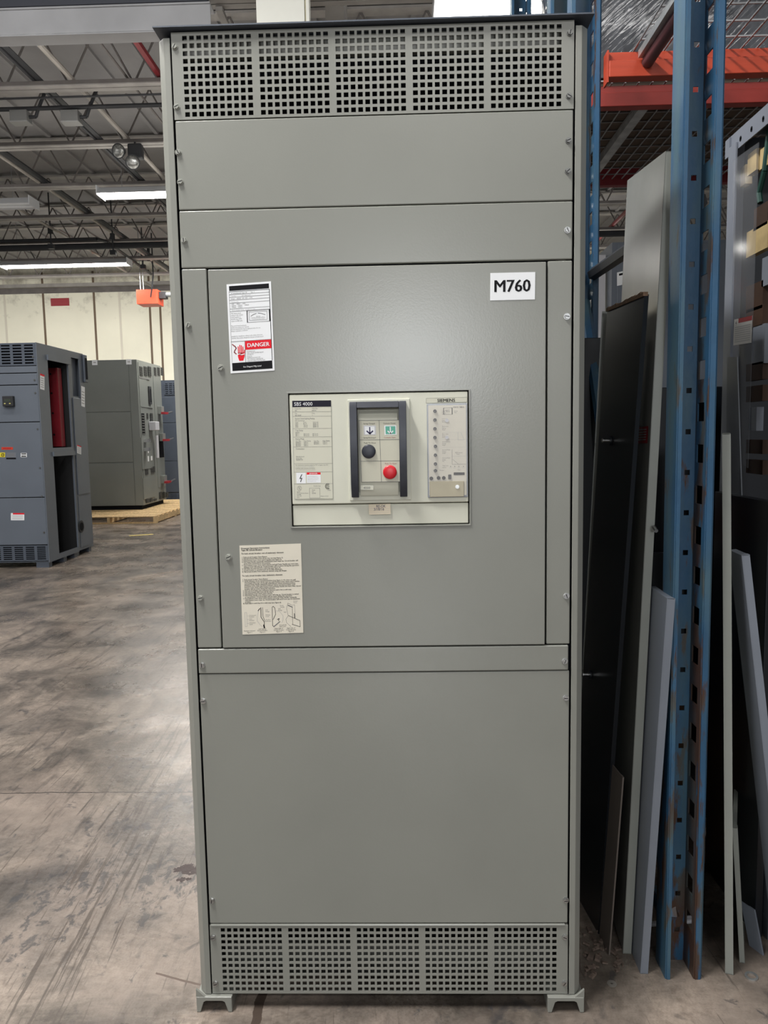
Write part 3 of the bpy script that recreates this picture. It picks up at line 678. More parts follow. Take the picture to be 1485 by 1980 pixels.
# orange box heater hung from the joists + red sign
q = ony(263, 560, 14.0); q2 = ony(305, 587, 14.0)
r = empty('unit_heater', ((q.x+q2.x)/2, 14.2, q2.z), 'orange red box hung from the roof near the back wall', 'heater')
box('heater_body', q.x, q2.x, 14.0, 14.4, q2.z, q.z, ORANGE, r, .006)
for x in (q.x+.06, q.x+.12): 
    c = MB(); c.cyl((x, 14.1, q.z), (x, 14.1, 5.56), .008, WIRE, 6); c.build('hanger', r)
c = MB(); c.tube([(q.x+.3, 13.97, q.z-.16), (q.x+.36, 13.9, q.z+.02), (q.x+.33, 14.1, q.z+.3), (q.x+.33, 14.1, 5.5)], .014, BPIPE); c.build('cable', r)
c = MB(); c.box(q2.x+.005, q2.x+.14, 14.08, 14.25, q2.z+.12, q2.z+.25, BPIPE); c.cyl((q2.x+.14, 14.15, q2.z+.2), (q2.x+.3, 14.15, q2.z+.2), .05, GALV, 10); c.build('motor', r)
A = ony(98, 577, WY-.01); B = ony(134, 591, WY-.01)
tag(box('wall_sign', A.x, B.x, WY-.02, WY-.001, B.z, A.z, DRED), 'plain dark red sign high on the cream back wall', 'sign')
for k, (pa, pb, lab) in enumerate((((312, 1003), (345, 985), 'worn yellow floor stripe beside the wooden pallet'), ((250, 1036), (296, 1033), 'short yellow floor mark in front of the pallet'))):
    A = onz(*pa, 0); B = onz(*pb, 0); d = (B-A); n_ = Vector((-d.y, d.x, 0)).normalized()*.05
    c = MB(); c.hexa([A-n_+Vector((0,0,.0002)), B-n_+Vector((0,0,.0002)), B+n_+Vector((0,0,.0002)), A+n_+Vector((0,0,.0002)), A-n_+Vector((0,0,.0012)), B-n_+Vector((0,0,.0012)), B+n_+Vector((0,0,.0012)), A+n_+Vector((0,0,.0012))], YELLOW); tag(c.build('floor_marking'), lab, 'floor marking')

exec_main = True
# ================================================================== THE MAIN CABINET
W = .467; PX = .4355; D = .92
r = empty('switchboard_cabinet', (0, D/2, 0), 'tall grey green metal cabinet with a circuit breaker in its door', 'cabinet')
CAB = r
ZT = 2.284; ZB0 = .041
zp = [2.284, 2.1007, 1.9095, 1.784, .9132, .8523, .2246, .041]
# corner posts with chamfered outer edge
for s in (-1, 1):
    poly = [(s*(PX+.003), -.001), (s*(PX+.0165), -.001), (s*W, .0155), (s*W, .06), (s*(W-.003), .06), (s*(W-.003), .0168), (s*(PX+.0155), .002), (s*(PX+.003), .002)]
    c = MB(); c.prism(poly, ZB0, ZT-.012, 'z', PAINT); c.build('corner_post', r, .0012)
    c = MB(); c.box(s*(PX+.0)-.012, s*(PX)+.012, .016, .018, ZB0, ZT, DARK); c.build('seam_backing', r)
    box('side_panel', min(s*W, s*(W-.003)), max(s*W, s*(W-.003)), .062, D, ZB0, ZT, PAINT, r)
box('rear_panel', -W+.004, W-.004, D-.003, D, ZB0, ZT, PAINT, r)
# top plate with a bent front lip
c = MB(); c.hexa([(-.471,-.015,ZT+.003),(.475,-.015,ZT+.003),(.475,.045,ZT+.003),(-.471,.045,ZT+.003),(-.471,-.015,ZT+.006),(.475,-.015,ZT+.006),(.475,.045,ZT+.006),(-.471,.045,ZT+.006)], BLUEG2)
c.box(-.471, -.36, .0452, D, ZT+.003, ZT+.006, BLUEG2); c.box(.36, .475, .0452, D, ZT+.003, ZT+.006, BLUEG2); c.box(-.3598, .3598, .12, D, ZT+.003, ZT+.006, BLUEG2); c.build('top_plate', r)
# dark inside wall behind the panels + grille interior rails
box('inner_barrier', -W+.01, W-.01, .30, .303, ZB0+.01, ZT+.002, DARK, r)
c = MB(); c.box(-W+.05, W-.05, .034, .036, 2.238, 2.285, PAINT); c.box(-W+.05, W-.05, .018, .034, 2.238, 2.240, PAINT); c.build('inner_rail', r)
c = MB(); c.box(-W+.05, W-.05, .05, .28, .050, .055, PAINTD); c.box(-W+.05, W-.05, .10, .12, .055, .10, PAINTD); c.box(-W+.16, W-.14, .16, .18, .16, .185, PAINTD); c.build('inner_rail', r)

def screw(px, py, par, y=0., mt=STEEL, rad=.0062):
    q = ony(px, py, y); c = MB()
    c.cyl((q.x, y, q.z), (q.x, y-.0015, q.z), rad*1.15, mt, 16); c.cyl((q.x, y-.0015, q.z), (q.x, y-.006, q.z), rad, mt, 6, rad*.92)
    an = random.random()*PI; ca, sa = math.cos(an)*rad*.75, math.sin(an)*rad*.75; nx, nz = -math.sin(an)*.0008, math.cos(an)*.0008
    c.face([(q.x-ca-nx, y-.0061, q.z-sa-nz), (q.x+ca-nx, y-.0061, q.z+sa-nz), (q.x+ca+nx, y-.0061, q.z+sa+nz), (q.x-ca+nx, y-.0061, q.z-sa+nz)], DARK)
    return c.build('screw', par)
# perforated grilles: 5 groups x 10 columns x 11 rows of square holes
def grille(tl, tr, bl, z0, z1, colw, groups):
    zs = [z0]; A = ony(*tl, 0); B = ony(*bl, 0); top = A.z; bot = B.z; ph = (top-bot)/10.62
    for k in range(10, -1, -1): zc = top-k*ph; zs += [zc-ph*.62, zc]
    zs.append(z1); xs = [-PX]
    for gx0, gx1 in groups:
        xa = ony(gx0[0], gx0[1], 0).x; xb = ony(gx1[0], gx1[1], 0).x; pw = (xb-xa)/9.66
        for k in range(10): xs += [xa+k*pw, xa+k*pw+pw*.66]
    xs.append(PX)
    h = {(i, j) for i in range(1, len(xs)-1, 2) for j in range(1, len(zs)-1, 2)}
    c = MB(); c.plate(xs, zs, h, 0, .0018, PAINT)
    # bent top / bottom returns
    c.box(-PX, PX, .0019, .012, z1-.0018, z1, PAINT); c.box(-PX, PX, .0019, .012, z0, z0+.0018, PAINT)
    return c.build('vent_grille', r, smooth=False)
# group x positions measured on the front
gt_ = [((352, 74), (485, 70)), ((500, 70), (634, 65)), ((648, 65), (783, 61)), ((797, 61), (935, 57)), ((949, 52), (1086, 47))]
tg = grille((352, 69.5), (1086, 46), (360, 226), zp[1]+.001, zp[0]-.001, 0, gt_)
gb_ = [((429, 1850), (546, 1850)), ((559, 1850), (678, 1850)), ((691, 1850), (810, 1850)), ((823, 1850), (943, 1850)), ((956, 1850), (1076, 1850))]
bg = grille((427, 1795), (1076, 1794), (432, 1916), zp[7]+.001, zp[6]-.004, 0, gb_)
c = MB(); c.prism([(0, zp[6]-.0045), (-.0022, zp[6]-.0045), (-.0028, zp[6]-.003), (-.0018, zp[6]-.0008), (.003, zp[6]-.0005), (.003, zp[6]-.0045)], -PX+.004, PX-.008, 'x', PAINT); c.build('grille_lip', r)
def panel(name, x0, x1, z0, z1, y=0., th=.012, bv=.0028):
    return box(name, x0+.0006, x1-.0006, y, y+th, z0+.0008, z1-.0008, PAINT, r, bv)
p1 = panel('cover_panel', -PX, PX, zp[2], zp[1]); p2 = panel('cover_panel', -PX, PX, zp[3], zp[2])
p3 = panel('cover_panel', -PX, PX-.003, zp[5], zp[4], -.002, .014); p4 = panel('cover_panel', -PX, PX, zp[6], zp[5])
dxl = ony(416, 885, -.003).x; dxr = ony(1055, 885, -.003).x
f1 = panel('side_filler', -PX, dxl-.003, zp[4]+.001, zp[3]); f2 = panel('side_filler', dxr+.003, PX, zp[4]+.001, zp[3]-.001)
# door with the breaker window
bx0 = ony(561, 885, -.003).x; bx1 = ony(907, 885, -.003).x; bz1 = ony(735, 758, -.003).z; bz0 = ony(735, 1016, -.003).z
c = MB(); c.plate([dxl, bx0, bx1, dxr], [zp[4]+.002, bz0, bz1, zp[3]-.004], {(1,1)}, -.003, .010, PAINT); door = c.build('breaker_door', r, .002)
c = MB(); e_ = .0035
c.plate([bx0-e_, bx0-.0002, bx1+.0002, bx1+e_], [bz0-e_, bz0-.0002, bz1+.0002, bz1+e_], {(1,1)}, -.0055, -.0031, PAINT); c.build('window_trim', door, .0008)
for (px, py), pa in zip([(338,91),(342,207),(345,295),(349,352),(356,465),(364,629),(388,1156),(391,1286),(393,1355),(410,1741),(412,1812),(417,1901)], [tg,tg,p1,p1,p2,f1,f1,p3,p4,p4,bg,bg]): screw(px, py, pa, -.002 if pa is p3 else 0, PSCREW if py < 1200 else STEEL)
for (px, py), pa in zip([(1102,64),(1100,186),(1099,272),(1098,331),(1097,445),(1096,612),(1095,1152),(1092,1278),(1094,1349),(1094,1740),(1092,1811),(1091,1900)], [tg,tg,p1,p1,p2,f2,f2,p3,p4,p4,bg,bg]): screw(px, py, pa, -.002 if pa is p3 else 0, DSTEEL if py < 340 else STEEL)
for px, py in ((427, 711), (442, 1077)): screw(px, py, door, -.003, PSCREW, .0068)
# base channels
for s in (-1, 1):
    xo = s*.474; xi = s*.386; zt = ZB0-.001; m_ = .010
    poly = [(xo, 0), (xo-s*.010, 0), (xo-s*.018, .026), (xo-s*.024, zt-.011), (xi+s*.024, zt-.011), (xi+s*.018, .026), (xi+s*.010, 0), (xi, 0), (xi, zt), (xo, zt)]
    c = MB(); c.prism(poly, -.010, D, 'y', PAINT); c.build('base_channel', r, .002)
    c = MB(); c.prism([(s*.474, zt), (s*.452, zt), (s*.474, zt+.020)], -.009, -.003, 'y', PAINT); c.build('gusset', r)

# --- stickers on the door (parts of the door)
YD = -.0035
l = Label((948, 528), (1035, 526), (947.5, 581), Y=YD)
l.txt(.075, .70, .0375, 'M760', BLACK, bold=.05, sx=.96); l.build('number_sticker', door)
l = Label((438, 550), (524, 544), (446, 722), Y=YD)
K = lambda u: (u-80)/850
l.q(.055, .022, .95, .075, BLACK)
l.line([(.05,.085),(.95,.085)], .0009, BLACK); l.line([(.05,.085),(.05,.64)], .0005, BLACK); l.line([(.955,.085),(.955,.88)], .0013, BLACK); l.line([(.045,.64),(.045,.88)], .0005, BLACK)
for v in (.118, .148, .180, .213, .277, .306): l.line([(.05,v),(.95,v)], .0008, GREYINK)
sz = .0042
l.txt(.09,.112,sz,'A Switchboard Type SB        No. 1',GREYINK,sx=.9); l.txt(.09,.142,.0036,'Cat No.            SBS 480Y/277',LGREY); l.txt(.09,.173,sz,'Amps    4000/3   60   HZ    3 PH',GREYINK,sx=.85); l.txt(.09,.206,.0036,'Section No.',LGREY)
for i, t in enumerate(('240     480Y     600', '200kA   150kA    100kA', '100kA   100kA')): l.txt(.09,.232+i*.018,.004,t,GREYINK)
l.txt(.09,.298,.0036,'Short circuit rating   suitable for use',LGREY)
for i, t in enumerate(('The short circuit', 'rating of this switch-', 'board applies to', '85,000 amps RMS', 'symm. at 480 volts')): l.txt(.07,.335+i*.0215,.0039,t,GREYINK,sx=.85)
l.q(.425,.306,.44,.442,BLACK,2); l.q(.93,.306,.958,.442,BLACK,2)
l.line([(.44,.31),(.93,.31),(.93,.44),(.44,.44),(.44,.31)], .0008, GREYINK); l.line([(.48,.325),(.88,.325),(.88,.42),(.48,.42),(.48,.325)], .0007, GREYINK)
l.line([(.52,.372),(.57,.356),(.64,.345)], .0010, BLACK); l.line([(.68,.343),(.76,.35),(.84,.366)], .0010, BLACK)
l.txt(.68,.382,.0032,'phasing',GREYINK,align='CENTER'); l.txt(.68,.398,.0032,'INSTALLATION LISTING',GREYINK,align='CENTER',sx=.9); l.txt(.68,.412,.0028,'UNDERWRITERS MARK',LGREY,align='CENTER')
for i, t in enumerate(('The switch board enclosure', 'Additional sections are required', 'Factory bolted joints may be tightened when the unit', 'being in operation a minimum')): l.txt(.06,.474+i*.0195,.0037,t,GREYINK,sx=.83)
for i, t in enumerate(('Suitable for installation indoors only unless otherwise', 'marked, this section designed to be part of main board')): l.txt(.06,.592+i*.0205,.0038,t,GREYINK,sx=.85)
l.line([(.045,.645),(.955,.645)], .0008, BLACK); l.q(.36,.648,.95,.745,RED); l.line([(.355,.645),(.355,.885)], .0008, BLACK)
l.txt(.655,.718,.0125,'DANGER',WHITE,bold=.05,align='CENTER',l=2,sx=1.0)
for i, t in enumerate(('HAZARDOUS', 'WILL CAUSE SEVERE INJURY', 'OR DEATH', 'Keep out', 'Qualified personnel only', 'Turn off power supplying this', 'equipment before working inside')): l.txt(.39,.772+i*.0175,.0037,t,GREYINK,sx=.82)
l.line([(.07,.675),(.13,.70),(.155,.72),(.12,.745),(.105,.765),(.15,.785)], .0022, DRED)
for i, (u, v) in enumerate(((.20,.705),(.235,.69),(.27,.695),(.305,.71))): l.line([(u,v),(u,.78)], .0022, RED)
l.poly([(.185,.775),(.32,.775),(.335,.74),(.352,.745),(.335,.82),(.30,.865),(.21,.865),(.185,.82)], RED); l.line([(.19,.79),(.24,.785),(.25,.80),(.33,.79)], .002, WHITE, 2)
l.q(.045,.885,.955,.975,BLACK); l.txt(.5,.944,.0046,'See Diagnol Mfg Label',WHITE,bold=.02,align='CENTER',l=2)
l.build('danger_sticker', door)
l = Label((463, 1055), (582, 1051), (469, 1227), Y=YD, sheet=CREAM)
l.txt(.025,.040,.0050,'Drawout Operation Instructions',BLACK,bold=.06); l.txt(.025,.060,.0050,'Type SB Circuit Breaker',BLACK,bold=.06)
l.txt(.025,.098,.0049,'To rack circuit breaker out of stationary element:',BLACK,bold=.05)
L1 = ['1. Push circuit breaker Open Button.','2. Pull Directional Shift Lever all the way out (see Figure 3).','3. Push Release Lever down until it latches (see Figure 2).','4. Pull Pump Handle repeatedly until Release Lever snaps up. Circuit breaker will','    move from connected to test position.','5. Push Release Lever down until it latches and pull Pump Handle one more time.','    Release Lever will snap up. Circuit breaker will not move during this operation.','6. Pull Rails out until they hit a solid stop (see Figure 4).','7. Circuit breaker is unracked and can be fully withdrawn.','8. Pull circuit breaker from stationary element using side flanges.']
for i, t in enumerate(L1): l.txt(.03,.137+i*.0181,.0042,t,BLACK,sx=.95,bold=.04)
l.txt(.025,.345,.0049,'To rack circuit breaker into stationary element:',BLACK,bold=.05)
L2 = ['1. Push circuit breaker Open Button.','2. Verify Indicator shows unracked position (see Figure 1). If it does not, pull','    Directional Shift Lever all the way out, push Release Lever down until it latches','    and pull Pump Handle repeatedly until indicator shows unracked position.','    If Release Lever snaps up before indicator shows unracked position, push','    Release Lever down until it latches and pull Pump Handle one more time. Circuit','    breaker will not move during this operation.','3. Push circuit breaker into stationary element until it hits a solid stop.','4. Push Directional Shift Lever all the way in.','5. Push Release Lever down until it latches.','6. Push Pump Handle once. Release Lever will snap up. Circuit breaker is racked','    to test position. Circuit breaker will not move during this operation.','7. Push Release Lever down until it latches and push Pump Handle repeatedly','    until Release Lever snaps up. Circuit breaker will move from test to connected','    position.','8. Push Rails in until they hit a solid stop (see Figure 4).']
for i, t in enumerate(L2): l.txt(.03,.387+i*.0179,.0042,t,BLACK,sx=.95,bold=.04)
w = .0006
l.line([(.05,.75),(.08,.75),(.08,.91),(.05,.91),(.05,.75)], w, LGREY)
for v, t in ((.79,'Connected\nPosition'),(.83,'Test\nPosition'),(.875,'Unracked\nLevel')): l.txt(.12,v,.0036,t,GREYINK); l.line([(.085,v),(.115,v)], w, LGREY)
l.line([(.28,.725),(.25,.80),(.25,.85),(.30,.90),(.355,.925)], w, LGREY); l.line([(.315,.70),(.315,.81),(.365,.865),(.36,.93)], .0013, BLACK); l.line([(.345,.70),(.345,.80),(.38,.86)], .0009, BLACK); l.line([(.27,.735),(.30,.71)], .0016, BLACK); l.line([(.355,.90),(.365,.93)], .003, BLACK)
for v, t in ((.735,'Side\nFlange'),(.79,'Release\nLever'),(.845,'Position\nIndicator')): l.txt(.39,v,.0036,t,GREYINK)
l.line([(.525,.92),(.50,.91),(.50,.70),(.52,.69),(.545,.71),(.555,.78),(.51,.84)], .0010, BLACK); l.line([(.52,.92),(.62,.865)], .002, GREYINK); l.line([(.56,.74),(.62,.75),(.675,.80),(.67,.85),(.65,.88)], w, LGREY); l.line([(.58,.84),(.61,.83),(.60,.855)], .0013, BLACK)
l.txt(.63,.69,.0036,'Pump\nHandle',GREYINK); l.txt(.60,.725,.0036,'Side\nFlange',GREYINK); l.txt(.61,.91,.0036,'Directional\nShift Lever',BLACK)
l.line([(.76,.66),(.83,.685),(.87,.68),(.875,.83)], w, GREYINK); l.line([(.76,.66),(.735,.72),(.76,.80),(.72,.84),(.73,.88),(.80,.925)], w, GREYINK); l.line([(.765,.80),(.87,.835),(.95,.86),(.95,.93),(.82,.90)], .0009, BLACK); l.line([(.765,.685),(.83,.705)], .0022, GREYINK); l.line([(.83,.705),(.83,.90)], w, BLACK); l.line([(.86,.78),(.865,.83)], .0014, BLACK)
l.txt(.85,.645,.0036,'Center\nTrack',GREYINK); l.txt(.69,.765,.0036,'Rail',GREYINK)
for u, t in ((.12,'Position Indicator\nFigure 1'),(.33,'Left Side of\nCircuit Breaker\nFigure 2'),(.60,'Right Side of\nCircuit Breaker\nFigure 3'),(.80,'Right Side of\nCircuit Breaker\nFigure 4')): l.txt(u,.948 if t.count('\n') == 2 else .965,.0038,t,BLACK,align='CENTER')
l.build('instruction_sticker', door)

# ================================================================== THE DRAW-OUT BREAKER IN THE DOOR
r = empty('circuit_breaker', ((bx0+bx1)/2, .02, bz0), 'ivory draw out circuit breaker set in the cabinet door', 'circuit breaker')
YF = -.004
zs_ = ony(735, 974, YF).z
fp = box('faceplate', bx0+.002, bx1-.002, YF, .02, zs_+.001, bz1-.002, IVORY, r, .0025)
box('lower_faceplate', bx0+.002, bx1-.002, YF+.004, .02, bz0+.002, zs_-.001, IVORY, r, .002)
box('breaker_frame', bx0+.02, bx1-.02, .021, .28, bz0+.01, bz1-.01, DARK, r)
# rating plate
l = Label((565, 775), (640, 774), (570, 966), Y=YF-.0004, sheet=mat('ivory rating sheet', srgb(208,207,190), .5))
DKB = mat('navy title bar', srgb(40,40,50), .6, spec=.12)
l.q(0,0,1,.063,DKB); l.txt(.045,.05,.0112,'SBS 4000',WHITE,l=2,sx=1.0)
for v in (.112,.157,.28,.365,.465,.635,.72,.84,.995): l.line([(0,v),(1,v)], .0005, GREYINK)
l.line([(0,.06),(0,.995),(1,.995),(1,.06)], .0005, GREYINK)
def T(u, v, t, s=.0038, mt_=GREYINK): l.txt(u, v, s, t, mt_, sx=.9)
T(.06,.085,'Frame No.'); T(.5,.085,'Volts Max'); T(.06,.105,'SBS'); T(.5,.105,'600 AC'); T(.06,.132,'Cat'); T(.5,.132,'Freq'); T(.06,.152,'SBS 4000F'); T(.5,.152,'3')
T(.06,.186,'System Interrupting Rating',.0046); T(.06,.205,'RMS Symmetrical',.0034)
for i, (a_, b_, c_) in enumerate((('Volts','Cont.','Interrupt'),('600V','85 kA','85/85 kA'),('480V','100 kA','85/85 kA'),('240V','100 kA','85/85 kA'))): T(.06,.222+i*.0155,a_); T(.27,.222+i*.0155,b_); T(.52,.222+i*.0155,c_)
T(.06,.305,'Trip Delay',.0046); T(.06,.325,'SERIES'); T(.06,.341,'SBT-1'); T(.27,.341,'SBT10-41'); T(.5,.341,'SBT10-41'); T(.06,.356,'SBT-1'); T(.27,.356,'SBT10-41'); T(.5,.356,'SBT10-41')
T(.06,.39,'Rating Plugs',.0046)
for i in range(4): T(.06,.41+i*.0155,('Cat. No.','SB4000T','SB3000T','SB2500T')[i]); T(.27,.41+i*.0155,('Amp Rating','4000 A','3000 A','2500 A')[i]); 
for i in range(3): T(.53,.41+i*.0155,('Cat. No.','SB2000T','SB1600T')[i]); T(.76,.41+i*.0155,('Amp Rating','2000 A','1600 A')[i])
T(.06,.49,'Connection',.0046); T(.06,.568,'Manufactured'); T(.06,.584,'Sheet No.'); T(.06,.6,'SB4000TE4')
for i, t in enumerate(('The connections must be suitable for 75C or higher, Use 75C','Conductor rating for cu installation','Install per field mounting instructions','When rated marked by an E is shown')): T(.04,.655+i*.0155,t,.0033,LGREY if i % 2 else GREYINK)
l.q(.055,.726,.30,.835,WHITE); l.line([(.20,.745),(.15,.785),(.20,.782),(.165,.818)], .0016, BLACK, 2)
l.q(.33,.724,.69,.747,RED); l.q(.33,.747,.69,.83,WHITE); l.txt(.51,.742,.0042,'DANGER',WHITE,align='CENTER',l=2,bold=.02)
l.poly([(.40,.743),(.43,.743),(.415,.728)], WHITE, 2)
for i in range(4): T(.35,.768+i*.0165,('Hazard of shock, burn','Disconnect all sources','Remove power before','servicing this unit')[i],.003,LGREY)
cx, cy = .13, .885
l.line([(cx+.055*math.cos(i*PI/8), cy+.023*math.sin(i*PI/8)) for i in range(17)], .0005, GREYINK); l.txt(cx-.028,cy+.001,.006,'U',GREYINK); l.txt(cx+.0,cy+.014,.006,'L',GREYINK)
for rr in (.065, .04): l.line([(.87+rr*math.cos(t*PI/10), .868+rr*.42*math.sin(t*PI/10)) for t in range(3, 18)], .0010, BLACK)
l.txt(.855,.874,.0045,'SA',BLACK); T(.86,.912,'LISTED',.0028); T(.5,.868,'Molded Case',.0034); l.line([(.39,.885),(.66,.885),(.66,.985),(.39,.985),(.39,.885)], .0005, GREYINK)
for i, t in enumerate(('Listed','Circuit Breaker Frame','E-10448','AX-1147','Issue')): T(.06,.925+i*.0145,t,.0032)
for i, t in enumerate(('ISSUE','NO.','SB4000')): T(.45,.91+i*.016,t,.0034)
T(.68,.972,'Made in U.S.A.',.0034)
l.build('rating_plate', fp)
# handle housing
H = lambda px, py, y=YF: ony(px, py, y)
a0 = H(672, 773); a1 = H(795, 966)
xs = [a0.x, H(690,870).x, H(778,870).x, a1.x]; 
c = MB(); c.plate([a0.x, H(688,870).x, H(779,870).x, a1.x], [a1.z, H(735,932).z-.022, H(735,786).z, a0.z], {(1,1)}, YF-.004, YF-.0002, IVORY); c.build('handle_bezel', r, .0012)
box('handle_well', H(688,870).x, H(779,870).x, YF-.0001, YF+.0, H(735,932).z-.022, H(735,786).z, IVORY2, r)
q0_ = H(676, 778); q1 = H(789, 960); hx0, hx1 = q0_.x+.001, q1.x-.0015; hz1 = q0_.z; hz0 = q1.z
yh = YF-.030
c = MB()
lw = .0165
c.prism([(YF-.006, hz0), (YF-.016, hz0+.001), (yh, hz0+.03), (yh-.002, hz1-.012), (yh+.004, hz1), (YF-.0045, hz1), (YF-.0045, hz0+.001)], hx0, hx0+lw, 'x', NAVY)
c.prism([(YF-.006, hz0), (YF-.016, hz0+.001), (yh, hz0+.03), (yh-.002, hz1-.012), (yh+.004, hz1), (YF-.0045, hz1), (YF-.0045, hz0+.001)], hx1-lw, hx1, 'x', NAVY)
c.prism([(yh-.002, hz1-.014), (yh+.004, hz1), (YF-.006, hz1), (YF-.006, hz1-.0145)], hx0+lw, hx1-lw, 'x', NAVY)
c.build('pump_handle', r, .0012)
# control panel inside the handle
cx0, cx1 = hx0+lw+.003, hx1-lw-.003; zt_, zb_ = ony(735, 806, YF-.016).z, ony(735, 958, YF-.012).z
c = MB(); c.prism([(YF-.0045, zb_), (YF-.010, zb_), (YF-.018, zb_+.020), (YF-.020, zt_-.004), (YF-.018, zt_), (YF-.0045, zt_+.016)], cx0, cx1, 'x', IVORY); cp = c.build('control_panel', r, .001)
YC = YF-.0203
# six framed fields
l = Label((694, 813), (772, 812), (699, 932), Y=YC, sheet=None)
l.q(0,0,1,1,IVORY2,0)
for v in (0,.315,.66,1): l.line([(0,v),(1,v)], .0009, GREYINK)
for u in (0,.5,1): l.line([(u,0),(u,1)], .0009, GREYINK)
l.txt(.25,.062,.0042,'Spring Charged',BLACK,align='CENTER'); l.txt(.25,.29,.0042,'Spring Discharged',BLACK,align='CENTER',sx=.9); l.txt(.75,.062,.0042,'Contacts Closed',BLACK,align='CENTER',sx=.95); l.txt(.75,.29,.0042,'Contacts Open',DRED,align='CENTER'); l.txt(.25,.375,.0045,'Push To Close',BLACK,align='CENTER'); l.txt(.75,.715,.0045,'Push To Open',DRED,align='CENTER')
l.q(.11,.085,.41,.235,SILV,1); l.q(.14,.10,.38,.225,WHITE,2); l.q(.625,.085,.92,.24,WHITE,1); l.q(.65,.10,.895,.225,GREEN,2)
l.line([(.26,.115),(.26,.21)], .0024, BLUEINK, 3); l.line([(.19,.175),(.26,.215),(.33,.175)], .0030, BLUEINK, 3)
l.line([(.77,.115),(.77,.21)], .0022, WHITE, 3); l.line([(.71,.18),(.77,.215),(.83,.18)], .0026, WHITE, 3)
l.build('indicator_panel', cp)
for (px, py, mt_, nm) in ((713, 873, NAVY, 'close_button'), (754, 913, REDBTN, 'open_button')):
    q = ony(px, py, YC); c = MB(); c.cyl((q.x, YC-.0006, q.z), (q.x, YC-.004, q.z), .0158, mt_, 32, .0152); c.dome((q.x, YC-.004, q.z), (0,-1,0), .0152, .003, mt_, 32); c.build(nm, cp)
l = Label((697, 938), (722, 938), (697, 947), Y=YF-.0205, sheet=None); l.q(0,0,1,1,IVORY,0); l.line([(0,0),(1,0),(1,1),(0,1),(0,0)],.0004,LGREY); l.txt(.5,.82,.0078,'4000',GREYINK,align='CENTER'); l.build('frame_size_plate', cp)
# trip unit
l = Label((824, 770), (903, 768), (824, 779.5), Y=YF-.0004, sheet=mat('ivory rating sheet', (0,0,0))); l.line([(0,0),(1,0),(1,1),(0,1),(0,0)],.0005,GREYINK); l.txt(.49,.84,.0100,'SIEMENS',BLACK,align='CENTER',bold=.05,sx=1.08); l.build('maker_plate', fp)
A = H(825, 781); B = H(905, 961)
tu = box('trip_unit', A.x, B.x, YF-.003, YF-.0002, B.z, A.z, mat('trip unit edge', srgb(150,154,160), .3), r, .0015)
YT = YF-.0032
l = Label((828, 784), (901, 783), (830, 958), Y=YT, sheet=mat('pinkish sand sheet', srgb(210,205,190), .45))
for (u, v, a_) in ((.12,.10,0),(.12,.18,0),(.12,.26,1),(.12,.345,0),(.12,.43,0),(.12,.52,0),(.12,.60,1),):
    pass
rows = [('Long time','Pickup\nAmps',.08),('Long time','Delay\nSeconds',.165),('Short time','Pickup\nAmps',.25),('Short time','Delay\nSeconds',.335),('Instantaneous','Pickup\nAmps',.42),('Ground Fault','Pickup\nAmps',.51),('Ground Fault','Delay\nSec',.60),('Trip reset','Query',.685)]
for a_, b_, v in rows: l.txt(.36,v-.012,.0033,a_,GREYINK); l.txt(.36,v+.008,.0033,b_,GREYINK)
for v in (.30,.38,.465,): l.line([(.36,v),(.98,v)], .0003, LGREY)
l.txt(.66,.03,.0042,'STATIC TRIP II',BLACK,bold=.01,sx=.9); l.txt(.68,.07,.0032,'Rating\nPlug',GREYINK); l.line([(.40,.03),(.40,.10),(.64,.10),(.64,.03),(.40,.03)], .0006, GREYINK); l.line([(.63,.03),(.63,.10)], .0014, BLACK); l.line([(.41,.03),(.41,.10)], .001, BLACK); l.txt(.45,.06,.0033,'SB4000\n  4000A',GREYINK)
l.line([(.78,.30),(.78,.385),(.94,.385),(.86,.30)], .0005, LGREY); l.line([(.62,.49),(.62,.655),(.99,.655)], .0006, GREYINK); l.line([(.62,.565),(.99,.565)], .0004, LGREY); l.line([(.64,.60),(.78,.65)], .0005, GREYINK); l.txt(.70,.53,.0033,'GRD Sensor\n    Ratio',GREYINK)
for u in (.58,.69,.80,.92): l.txt(u,.685,.005,'x',BLACK,align='CENTER'); l.txt(u,.70,.003,'PCT',LGREY,align='CENTER')
l.txt(.10,.725,.0033,'Test Pts',GREYINK); l.txt(.28,.725,.0033,'Monitor',GREYINK); l.txt(.80,.722,.0034,'Test',GREYINK,align='CENTER')
l.q(.66,.745,.95,.775,BLACK,2)
l.build('trip_dial_sheet', tu)
for (px, py) in ((841,795),(841,812),(841,829),(841,846),(842,863),(842,880),(842,897),(842,910)):
    q = ony(px, py, YT); c = MB(); c.cyl((q.x,YT-.0007,q.z),(q.x,YT-.004,q.z),.0040,BPIPE,16,.0034); c.cyl((q.x-.0008,YT-.004,q.z-.001),(q.x-.0008,YT-.0043,q.z-.001),.0012,GREYINK,8); c.build('dial_knob', tu)
for (px, py) in ((834,925),(848,924),(858,924)):
    q = ony(px, py, YT); c = MB(); c.cyl((q.x,YT-.0007,q.z),(q.x,YT-.003,q.z),.0042,BLACK,16); c.build('test_jack', tu)
q = ony(869.5, 922, YT); c = MB(); c.box(q.x-.0035,q.x+.0035,YT-.003,YT-.0007,q.z-.0055,q.z+.0055,BPIPE); c.build('toggle_switch', tu, .003)
for (px, py) in ((864,813),(864,846)):
    q = ony(px, py, YT); c = MB(); c.cyl((q.x,YT-.0007,q.z),(q.x,YT-.0022,q.z),.0040,SILV,16); c.build('lamp_lens', tu)
A = ony(831, 931, YT); B = ony(897, 960, YT); pl_ = box('cover_plate', A.x, B.x, YT-.003, YT-.0007, B.z, A.z, BRUSH, tu, .0008)
